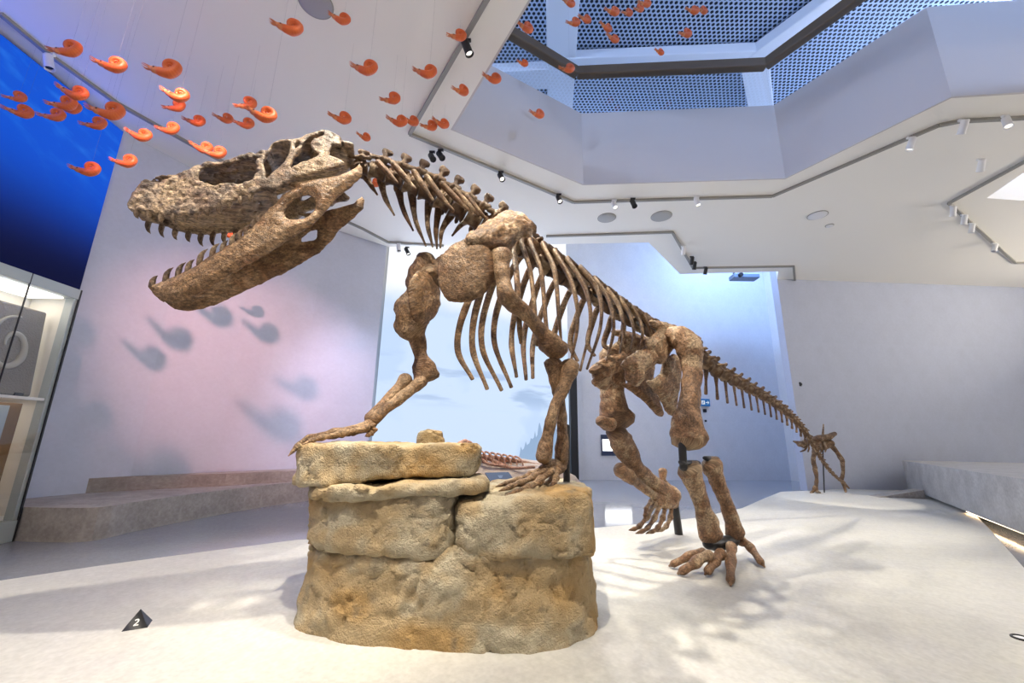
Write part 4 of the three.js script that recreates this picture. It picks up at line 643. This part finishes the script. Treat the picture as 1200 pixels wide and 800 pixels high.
// ================================================================ MOUND WITH PINK FOSSILS, INFORMATION PANEL
{
  const c = [-0.1, -8.8], t = thing('fossil_mound', 'low pale earth mound behind the boulder carrying fossil bones', 'mound', [c[0], LOW, c[1]]);
  const g = new THREE.SphereGeometry(1, 48, 20, 0, Math.PI * 2, 0, Math.PI / 2), p = g.attributes.position; for (let i = 0; i < p.count; i++) { const x = p.getX(i), y = p.getY(i), z = p.getZ(i); const k = 1 + 0.12 * fbm(x * 2 + 3, y * 2, z * 2, 3); p.setXYZ(i, c[0] + x * 1.55 * k, LOW + Math.pow(y, 0.7) * 0.72 * k, c[1] + z * 0.8 * k); } g.computeVertexNormals();
  part('earth', g, std({ color: lin(0.62, 0.5, 0.4), roughness: 0.9, bumpMap: lay(bumpTex, 4), bumpScale: 0.02 }), t);
  const pl = new Plane(c[0], c[1] + 0.2, 1, 0.03), f = thing('fossil_skeleton', 'pinkish orange bones of a collapsed skeleton on the earth mound', 'fossil', [c[0], 0.6, c[1]]);
  const col = boneCol(0.2, 0.05, 91, [1.0, 0.56, 0.4]), B = (n, st) => limb(n, pl, st, { seg: 7, n: 12 }, f, col);
  B('spine', [[541, 533, 0, 3], [558, 535, 0, 3.6], [580, 537, 0, 3.4], [604, 540, 0, 2.4], [640, 546, 0, 1.4]]);
  for (let i = 0; i < 9; i++) B('rib', [[544 + i * 7, 533 + i * 0.6, 0, 1.3], [548 + i * 7, 526 + i * 1.1, 0.1, 1.2], [555 + i * 7, 531 + i, 0.25, 1], [557 + i * 7, 541 + i * 0.5, 0.3, 0.9]]);
  B('leg', [[560, 536, 0.2, 2.4], [572, 543, 0.3, 1.8], [592, 546, 0.35, 2]]); B('leg', [[575, 538, 0.1, 2.4], [600, 548, 0.35, 1.6], [626, 547, 0.4, 1.6]]); B('skull', [[536, 524, 0.1, 5], [546, 520, 0.1, 5.5], [556, 523, 0.1, 2.6]]);
  const s = thing('information_panel', 'slanted dark grey information panel beside the earth mound', 'sign', [-0.33, LOW, -6.3]);
  const q = [[566, 557], [596, 549], [603, 563], [577, 569]].map((a, i) => onY(a[0], a[1], [0.44, 0.5, 0.42, 0.36][i])); const cen = q.reduce((a, b) => a.add(b), V3(0, 0, 0)).multiplyScalar(0.25);
  const pg = new RoundedBoxGeometry(0.46, 0.02, 0.26, 2, 0.006); pg.rotateX(0.5); pg.rotateY(0.5); pg.translate(cen.x, cen.y, cen.z); part('panel', pg, std({ color: lin(0.075, 0.1, 0.15), roughness: 0.5 }), s);
  const txt = canvasTex(256, 144, (x, w, h) => { x.fillStyle = '#3c4c66'; x.fillRect(0, 0, w, h); x.fillStyle = '#8fa0b8'; for (let i = 0; i < 4; i++) x.fillRect(110, 56 + i * 12, 60 - i * 9, 5); });
  const tg = new THREE.PlaneGeometry(0.43, 0.24); tg.rotateX(-Math.PI / 2 + 0.5); tg.rotateY(0.5); tg.translate(cen.x, cen.y + 0.0125, cen.z); part('print', tg, std({ map: txt, roughness: 0.5 }), s);
  part('post', beamBox(V3(cen.x, LOW, cen.z - 0.02), V3(cen.x, cen.y - 0.01, cen.z - 0.02), 0.05, 0.05), M.steel, s); part('foot', new THREE.CylinderGeometry(0.13, 0.13, 0.015, 24).translate(cen.x, LOW + 0.0075, cen.z - 0.02), M.steel, s);
}

// ================================================================ HANGING AMMONITES
{
  const shellM = std({ vertexColors: true, roughness: 0.45 });
  const proto = tilt => {                                             // coil in the xy plane, arms towards -x; overall about 0.21 m long
    const pts = [], rad = [], R0 = 0.062, turns = 2.3, n = 64;
    for (let i = 0; i <= n; i++) { const th = i / n * turns * Math.PI * 2, r = R0 * Math.exp(-0.135 * th); pts.push(V3(0.03 + Math.sin(th) * r, -Math.cos(th) * r, 0.004 * Math.sin(th * 2))); rad.push(0.034 * Math.exp(-0.15 * th) + 0.002); }
    const shell = tube([V3(-0.02, -0.06, 0), ...pts], [0.031, ...rad], { n: 120, seg: 10, rough: 0, up: V3(0, 0, 1) });
    const p = shell.attributes.position; paint(shell, (x, y, z) => { const a = Math.atan2(y, x - 0.03), b = 0.5 + 0.5 * Math.sin(a * 26), k = fbm(x * 30, y * 30, z * 30, 2); return mix3([0.72, 0.16, 0.035], [0.62, 0.085, 0.02], b * 0.6 + k * 0.5); });
    const headG = tube([V3(-0.015, -0.06, 0), V3(-0.055, -0.055, 0), V3(-0.085, -0.048, 0)], [0.028, 0.026, 0.016], { n: 12, seg: 10, rough: 0.03 });
    const arms = []; for (let i = 0; i < 7; i++) { const a = i / 7 * 6.283, cy = Math.cos(a), cz = Math.sin(a); arms.push(tube([V3(-0.075, -0.05 + cy * 0.009, cz * 0.009), V3(-0.105, -0.046 + cy * 0.016, cz * 0.014), V3(-0.135, -0.036 + cy * 0.014, cz * 0.02)], [0.006, 0.0045, 0.0015], { n: 6, seg: 5, rough: 0 })); }
    const armG = mergeGeometries(arms), hc = (x, y, z) => mix3([0.78, 0.3, 0.1], [0.5, 0.1, 0.04], 0.5 + 0.6 * fbm(x * 40, y * 40, z * 40, 2)); paint(headG, hc); paint(armG, hc);
    const eyes = [-1, 1].map(s => new THREE.SphereGeometry(0.0075, 10, 8).translate(-0.05, -0.05, s * 0.022));
    for (const g of [shell, headG, armG, ...eyes]) g.rotateZ(tilt);
    const o = new THREE.Group(); const add = (n, g, m) => { const c = new THREE.Mesh(g, m); c.name = n; c.castShadow = c.receiveShadow = true; o.add(c); return c; };
    add('shell', shell, shellM); const h = add('head', headG, shellM); const ar = new THREE.Mesh(armG, shellM); ar.name = 'arms'; ar.castShadow = true; h.add(ar); for (const g of eyes) { const ey = new THREE.Mesh(g, M.black); ey.name = 'eye'; h.add(ey); } return o;
  };
  const protos = [-0.35, -0.1, 0.15, 0.4].map(proto);
  const holeSD = polySD(hole);
  // pixel place, pixel width, quarter turn towards the viewer, tilt variant
  const list = [[78, 54, 28, 0, 2], [131, 72, 27, 0, 1], [194, 77, 32, 0, 1], [88, 105, 25, 0, 0], [127, 126, 30, 0, 1], [208, 108, 24, 0, 0], [205, 122, 20, 0, 2], [229, 139, 19, 0, 1], [198, 148, 21, 0, 1], [165, 155, 22, 0, 0], [18, 111, 15, 0.6, 3], [23, 127, 18, 0.8, 2], [74, 118, 23, 0.2, 2], [62, 132, 21, 0, 2], [83, 124, 20, 0, 1], [111, 142, 21, 0, 2], [102, 195, 24, 0, 1], [147, 186, 22, 0, 1], [288, 119, 20, 0.2, 3], [309, 130, 28, 0, 0], [263, 136, 16, 0.3, 1], [287, 142, 18, 0.2, 1], [238, 170, 20, 0, 0], [253, 176, 20, 0.2, 1], [339, 28, 28, 0.1, 1], [400, 19, 20, 0.2, 0], [429, 76, 27, 0, 0], [400, 135, 20, 0.3, 1], [458, 113, 19, 0.3, 2], [467, 139, 20, 0.1, 0], [482, 139, 15, 0.7, 1], [503, 145, 15, 0.7, 2], [518, 142, 16, 0.4, 0], [540, 103, 16, 0.7, 2], [500, 81, 24, 0, 0], [536, 39, 18, 0.5, 2], [578, 89, 18, 0.3, 0], [630, 131, 14, 0.7, 1], [427, 158, 12, 0.8, 1], [438, 212, 12, 0.8, 1], [268, 271, 14, 0.6, 1], [616, 29, 17, 0.6, 1], [613, 72, 11, 0.6, 1], [665, 78, 15, 0.4, 1], [667, 1, 13, 0.7, 1], [672, 24, 14, 0.5, 2], [686, 20, 13, 0.7, 1], [711, 30, 13, 0.7, 0], [719, 43, 13, 0.7, 0], [718, 11, 15, 0.5, 1], [735, 13, 12, 0.6, 2], [748, 8, 12, 0.7, 3], [756, 2, 13, 0.5, 1], [812, 10, 13, 0.7, 1], [823, 10, 12, 0.7, 2], [803, 37, 14, 0.6, 2], [773, 59, 10, 0.8, 1]];
  const rr = rng(9);
  const dAxis = rayDir(600, 400);
  list.forEach(([x, y, w, turn, tv], i) => {
    const d = rayDir(x, y), real = 0.2 * (1 - 0.2 * turn); let ax = real * FOCAL / w, dist = ax / d.dot(dAxis);
    let p = V3(0, EYE, 0).addScaledVector(d, dist), inHole = holeSD(p.x, p.z) < 0, sc = 1;
    const lim = inHole ? 9.6 : 5.3; if (p.y > lim || p.x < -5.6) { let nd = dist; if (p.y > lim) nd = (lim - EYE) / d.y; if (d.x * nd < -5.6) nd = -5.6 / d.x; sc = nd / dist; dist = nd; p = V3(0, EYE, 0).addScaledVector(d, dist); inHole = holeSD(p.x, p.z) < 0; }
    const o = protos[tv].clone(); o.name = numbered('hanging_ammonite'); o.position.copy(p); o.scale.setScalar(sc); o.rotation.y = Math.atan2(-p.x, -p.z) * 0.35 + turn * 0.7 + (rr() - 0.5) * 0.3;
    const zone = x < 130 && y > 95 ? ['orange coiled ammonite model before the ocean screen', 'ammonites before the ocean screen'] : inHole || x > 575 ? ['orange coiled ammonite model under the mesh opening', 'ammonites under the mesh opening'] : x < 330 ? ['orange coiled ammonite model over the snout', 'ammonites over the snout'] : ['orange coiled ammonite model above the neck', 'ammonites above the neck'];
    const size = w > 23 ? 'large' : w > 17 ? 'middling' : 'small', pose = turn > 0.45 ? 'turned face on' : ['with raised arms', 'swimming level', 'swimming level', 'with drooping arms'][tv];
    const label = `${size} ${zone[0]}, ${pose}`; o.userData = { label, category: 'ammonite', group: zone[1] };
    const top = ((inHole ? UPPER : CEIL) - p.y) / sc; const wg = new THREE.CylinderGeometry(0.0004, 0.0004, top - 0.03, 4); wg.translate(0.03, 0.03 + (top - 0.03) / 2, 0); const wm = new THREE.Mesh(wg, M.wire); wm.name = 'hanging_wire'; o.add(wm);
    scene.add(o);
  });
}

// ================================================================ LIGHTING TRACKS AND LAMPS
const TY = CEIL - 0.02;
{
  const runs = [[[[0, 16], [59, 65], [137, 121], [245, 181], [330, 225], [425, 268], [455, 284], [520, 288]], 'curved lighting track along the top of the pink wall'], [[[600, -52], [480, 157], [672, 237], [905, 230], [1100, 147], [1125, 142], [1240, 136]], 'long lighting track round the big ceiling opening'], [[[640, 277], [788, 272], [812, 314], [930, 312], [932, 336]], 'stepped lighting track along the back ceiling edge'], [[[1240, 168], [1112, 238], [1190, 308], [1215, 308]], 'lighting track beside the smaller ceiling opening']];
  for (const [px, label] of runs) { const P = px.map(p => onY(p[0], p[1], TY)), t = thing('light_track', label, 'light track', [P[0].x, TY, P[0].z]); for (let i = 0; i < P.length - 1; i++) part('rail', beamBox(P[i], P[i + 1], 0.05, 0.04), M.grey, t); }
}
function trackLight(pos, target, label, group, o = {}) {              // a cylinder spot on a short stem with its own light
  const p = V3(...pos), q = V3(...target), dir = q.clone().sub(p).normalize(), mat = o.dark ? M.black : M.white;
  const t = thing('track_light', label, 'spotlight', [p.x, TY, p.z], group);
  part('adapter', new RoundedBoxGeometry(0.09, 0.03, 0.035, 1, 0.005).translate(p.x, TY - 0.037, p.z), mat, t);
  part('stem', new THREE.CylinderGeometry(0.011, 0.011, TY - 0.05 - p.y, 8).translate(p.x, (TY - 0.05 + p.y) / 2, p.z), mat, t);
  const m = new THREE.Matrix4().makeTranslation(p.x, p.y, p.z).multiply(new THREE.Matrix4().makeRotationFromQuaternion(new THREE.Quaternion().setFromUnitVectors(V3(0, 1, 0), dir)));
  const prof = [[0.001, -0.09], [0.036, -0.088], [0.045, -0.075], [0.045, 0.085], [0.05, 0.09], [0.05, 0.1], [0.042, 0.1], [0.038, 0.07], [0.001, 0.068]].map(a => new THREE.Vector2(...a));
  const head = part('head', new THREE.LatheGeometry(prof, 20).applyMatrix4(m), mat, t); part('light_lens', new THREE.CylinderGeometry(0.036, 0.036, 0.006, 20).translate(0, 0.075, 0).applyMatrix4(m), o.candela ? M.lens : M.black, head);
  if (o.candela) { const l = new THREE.SpotLight(o.color || 0xfff4e2, o.candela, 0, o.angle * Math.PI / 180, o.pen ?? 0.3, 2); l.position.copy(p).addScaledVector(dir, 0.11); l.target.position.copy(q); l.shadow.radius = o.size || 2; l.castShadow = true; l.shadow.mapSize.set(2048, 2048); scene.add(l, l.target); }
  return t;
}
spotSpecs.forEach(([g, p, q, cd, ang, pen], i) => trackLight(p, q, `black track spotlight shining down on ${['the skull', 'the boulder', 'the neck', 'the near hind foot', 'the platform before the snout'][i]}`, undefined, { candela: cd, angle: ang, pen, dark: true }));
{ // spotlights that the photograph shows
  const at = (x, y) => { const p = onY(x, y, CEIL - 0.15); return [p.x, CEIL - 0.15, p.z]; };
  const L = (x, y, tx, ty, tz, o, label, group) => trackLight(at(x, y), [tx, ty, tz], label, group, o);
  const ring = 'spotlights on the track round the big opening';
  L(547, 55, 1.1, 1.0, -4.15, { candela: 80, angle: 30, pen: 0.2, dark: true }, 'black spotlight on the track beside the sloping opening edge, pointing down');
  L(506, 184, 0.2, 2, -3.5, { dark: true }, 'unlit black spotlight above the neck, on the skull side of its twin'); L(516, 182, 0.6, 2, -3.8, { dark: true }, 'unlit black spotlight above the neck, on the shoulder side of its twin');
  L(587, 207, 1.0, 1.6, -4, { candela: 30, angle: 22, dark: true }, 'black spotlight on the opening track, first past the neck');
  L(655, 233, 1.6, 1.2, -4.5, { candela: 30, angle: 22, dark: true }, 'black spotlight at the track corner above the shoulder');
  L(720, 240, 2.2, 1.0, -4.6, { candela: 34, angle: 24 }, 'lit white spotlight on the back run of the opening track'); L(742, 238, 3.0, 0, -4.5, { dark: true }, 'unlit black spotlight on the back run of the opening track');
  L(817, 236, 3.6, 1.0, -5.6, { candela: 40, angle: 26 }, 'lit white spotlight at the middle of the back run'); L(1068, 168, 4.6, 0.6, -6.6, { candela: 55, angle: 24 }, 'white spotlight on the slanting run near the right corner'); L(1129, 148, 6.6, 0, -8.6, { candela: 110, angle: 11, pen: 0.2 }, 'large white spotlight past the right track corner'); L(1180, 143, 5.2, 0, -3.4, { candela: 6, angle: 34 }, 'white spotlight at the right end of the opening track');
  const sg = 'spotlights on the stepped back track'; for (const [x, y] of [[801, 293], [811, 305], [814, 311], [827, 317]]) L(x, y, 4.5, 0, -12.5, { dark: x > 805 }, x > 805 ? 'small black spotlight at the step of the back track' : 'small white spotlight above the step of the back track', sg);
  for (const [x, y] of [[1150, 193], [1117, 247], [1130, 257], [1139, 267], [1166, 290]]) L(x, y, 9, 1, -9, {}, x === 1150 ? 'white spotlight on the long arm of the small opening track' : 'white spotlight in the row beside the small ceiling opening', 'spotlights beside the small opening');
  L(467, 290, -1.5, 0, -7.5, {}, 'white spotlight where the pink wall meets the landscape screen'); L(477, 294, 0.1, 0.6, -8.4, { candela: 90, angle: 18, dark: true }, 'black spotlight where the pink wall meets the landscape screen'); L(57, 72, -4.5, 1.2, -4.5, {}, 'white spotlight on the track over the ocean screen');
  // pink and lavender wall washers aimed at the curved wall
  trackLight([-2.9, 5.36, -1.7], [-4.7, 2.2, -7.2], 'black wall washer throwing pink light on the curved wall', undefined, { candela: 104, angle: 21, pen: 1, dark: true, color: 0xffb4ae, size: 2 });
  trackLight([-1.8, 5.3, -6.0], [-3.4, 1.6, -8.6], 'black wall washer brightening the curved wall beside the landscape screen', undefined, { candela: 46, angle: 24, pen: 1, dark: true, color: 0xe4e0ff, size: 6 });
}
{ // unseen lamps added to light the mesh and beams of the upper storey
  [[-5, 9.2, -2], [12, 9.2, -8], [3, 8.4, -15], [7, 9.4, 2]].forEach(([x, y, z], i) => {
    const t = thing('added_globe_lamp', `added unseen globe lamp on the upper storey ${['west', 'east', 'north', 'south'][i]} side`, 'lamp', [x, HOLE_TOP, z]); part('added_lamp_globe', new THREE.SphereGeometry(0.16, 24, 16).translate(x, y, z), std({ color: 0xffffff, emissive: 0xcfe0ff, emissiveIntensity: 4 }), t); part('pole', new THREE.CylinderGeometry(0.02, 0.02, y - HOLE_TOP - 0.15, 10).translate(x, (y + HOLE_TOP - 0.15) / 2, z), M.steel, t);
    const l = new THREE.PointLight(0xb8d0ff, 66, 0, 2); l.position.set(x, y, z); l.castShadow = true; l.shadow.radius = 8; scene.add(l);
  });
}
// ================================================================ SMALL FITTINGS
{
  const disc = (name, label, cat, px, r, mat, group) => { const p = onY(px[0], px[1], CEIL), t = thing(name, label, cat, [p.x, CEIL, p.z], group); const g = new THREE.LatheGeometry([[0.001, -0.03], [r * 0.8, -0.028], [r * 0.86, -0.012], [r, -0.01], [r, 0]].map(a => new THREE.Vector2(...a)), 28).translate(p.x, CEIL, p.z); part('cover', g, mat, t); part('rim', new THREE.TorusGeometry(r, 0.008, 8, 32).rotateX(Math.PI / 2).translate(p.x, CEIL - 0.004, p.z), M.grey, t); };
  disc('ceiling_speaker', 'round grey ceiling speaker above the blue bay', 'speaker', [775, 253], 0.2, std({ color: lin(0.42, 0.42, 0.41), roughness: 0.8 }), 'round ceiling speakers'); disc('ceiling_speaker', 'round grey ceiling speaker above the blue bay', 'speaker', [711, 255], 0.18, std({ color: lin(0.42, 0.42, 0.41), roughness: 0.8 }), 'round ceiling speakers');
  disc('ceiling_hatch', 'round grey ceiling fitting near the opening edge above the skull', 'ceiling fitting', [370, 3], 0.17, std({ color: lin(0.38, 0.37, 0.4), roughness: 0.8 })); disc('ceiling_speaker', 'white round ceiling fitting in the bright right ceiling', 'speaker', [958, 252], 0.17, M.white); disc('smoke_detector', 'small white smoke detector beside the white ceiling fitting', 'detector', [972, 264], 0.07, M.white);
  // numbered marker on the platform
  const q = onY(161, 733, 0), t = thing('number_marker', 'small black pyramid marker with a white number two on the platform', 'marker', [q.x, 0, q.z]);
  const py = new THREE.ConeGeometry(0.078, 0.085, 4, 1); py.rotateY(Math.PI / 4 + 0.5); py.translate(q.x, 0.0425, q.z); part('pyramid', py.toNonIndexed(), M.black, t); py.computeVertexNormals();
  const font = await new FontLoader().loadAsync('fonts/droid/droid_sans_bold.typeface.json');
  const tg = new TextGeometry('2', { font, size: 0.033, depth: 0.003, curveSegments: 5 }); tg.center(); tg.rotateX(-0.576); tg.translate(0, 0.03, 0.037); tg.rotateY(0.5); tg.translate(q.x, 0, q.z); part('numeral', tg, M.white, t, 'white number two');
  const e = onY(1197, 748, 0), fd = thing('floor_disc', 'round white floor disc with a black ring on the platform', 'floor marker', [e.x, 0, e.z]); part('disc', new THREE.CylinderGeometry(0.036, 0.036, 0.004, 32).translate(e.x, 0.002, e.z), M.white, fd); part('ring', new THREE.TorusGeometry(0.038, 0.006, 10, 36).rotateX(Math.PI / 2).translate(e.x, 0.004, e.z), M.black, fd, 'black ring');
  const w = onY(1062, 580, 0), wd = thing('low_ramp', 'small grey brown wedge ramp at the far platform edge', 'ramp', [w.x, 0, w.z]); { const sh = new THREE.Shape([[0, 0], [0.85, 0], [0.85, 0.17]].map(a => new THREE.Vector2(...a))); const g = new THREE.ExtrudeGeometry(sh, { depth: 0.3, bevelEnabled: false }); g.rotateY(-0.2); g.translate(w.x - 0.95, 0, w.z + 0.15); part('wedge', metreUV(g), M.conc, wd); }
  // wall fittings of the blue bay: exit sign, kiosk screen, projector, sensors
  const bayB = new Plane(4.95, -13.05, 3.95, -0.55), bayA = new Plane(2.2, -12.72, 2.75, -0.33);
  const sign = (pl, x0, y0, x1, y1, name, label, cat, mats) => { const a = pl.at(x0, y0, 0.03), b = pl.at(x1, y1, 0.03), c = a.clone().add(b).multiplyScalar(0.5), wd_ = Math.hypot(b.x - a.x, b.z - a.z), h = Math.abs(a.y - b.y), th = thing(name, label, cat, [c.x, c.y, c.z]); const ry = Math.atan2(pl.n.x, pl.n.z); const g = new RoundedBoxGeometry(wd_, h, 0.05, 2, 0.008); g.rotateY(ry); g.translate(c.x, c.y, c.z); part('housing', g, mats[0], th); const f = new THREE.PlaneGeometry(wd_ * 0.92, h * mats[2]); f.rotateY(ry); const k = pl.n.clone().multiplyScalar(0.028); f.translate(c.x + k.x, c.y, c.z + k.z); part('lit_screen', f, mats[1], th); return { th, c, ry }; };
  const exitTex = canvasTex(192, 96, (x, W, H) => { x.fillStyle = '#2f6fb4'; x.fillRect(0, 0, W, H); x.fillStyle = '#eaf4ff'; x.fillRect(14, 20, 70, 56); x.fillStyle = '#2f6fb4'; x.beginPath(); x.arc(56, 32, 7, 0, 7); x.fill(); x.lineWidth = 9; x.strokeStyle = '#2f6fb4'; x.beginPath(); x.moveTo(54, 40); x.lineTo(44, 54); x.lineTo(56, 62); x.moveTo(44, 54); x.lineTo(28, 66); x.moveTo(66, 48); x.lineTo(36, 42); x.stroke(); x.lineWidth = 10; x.strokeStyle = '#eaf4ff'; x.beginPath(); x.moveTo(104, 48); x.lineTo(172, 48); x.moveTo(146, 26); x.lineTo(172, 48); x.lineTo(146, 70); x.stroke(); });
  sign(bayB, 820, 467, 832, 476, 'exit_sign', 'small blue and white exit sign on the blue wall', 'sign', [std({ color: lin(0.1, 0.25, 0.5) }), std({ color: 0x000000, emissive: 0xffffff, emissiveMap: exitTex, emissiveIntensity: 0.8 }), 0.9]);
  const ks = sign(bayA, 704, 509, 738, 534, 'wall_screen', 'white wall monitor with dark frame behind the far hind leg', 'screen', [std({ color: lin(0.03, 0.045, 0.1), roughness: 0.4 }), std({ color: 0x000000, emissive: 0xffffff, emissiveIntensity: 2.6 }), 0.55]);
  { const l = new THREE.RectAreaLight(0xf4f8ff, 2, 0.8, 0.3); l.position.copy(ks.c).addScaledVector(bayA.n, 0.06); l.lookAt(l.position.clone().add(bayA.n)); scene.add(l); }
  const dot = (pl, x, y, r, label) => { const p = pl.at(x, y, 0.02), th = thing('wall_sensor', label, 'sensor', [p.x, p.y, p.z]); const g = new RoundedBoxGeometry(r * 2, r * 2, 0.04, 2, 0.01); g.rotateY(Math.atan2(pl.n.x, pl.n.z)); g.translate(p.x, p.y, p.z); part('box', g, M.steel, th); const c = new THREE.CylinderGeometry(r * 0.5, r * 0.5, 0.02, 14).rotateX(Math.PI / 2); c.rotateY(Math.atan2(pl.n.x, pl.n.z)); c.translate(p.x + pl.n.x * 0.025, p.y, p.z + pl.n.z * 0.025); part('button', c, M.black, th); };
  dot(bayB, 826, 481, 0.055, 'small dark box right under the exit sign'); dot(bayB, 827, 493, 0.03, 'tiny dark box lower under the exit sign'); dot(new Plane(7.15, -10.2, 1.2, -1.1), 938, 450, 0.05, 'small black box on the lavender wall beside the tail');
  const pr = bayB.at(872, 325, 1.4), pj = thing('projector', 'dark grey projector on a bracket before the blue wall', 'projector', [pr.x, pr.y, pr.z]); part('body', new RoundedBoxGeometry(0.8, 0.14, 0.34, 3, 0.03).translate(pr.x, pr.y, pr.z), std({ color: lin(0.2, 0.26, 0.36), roughness: 0.5 }), pj); part('lens', new THREE.CylinderGeometry(0.06, 0.07, 0.12, 20).rotateX(Math.PI / 2).translate(pr.x - 0.22, pr.y, pr.z + 0.2), M.black, pj); part('bracket', beamBox(V3(pr.x - 0.3, pr.y + 0.05, pr.z), V3(pr.x - 0.3, 8.3, pr.z), 0.05, 0.05), M.steel, pj);
}
renderer.render(scene, camera);
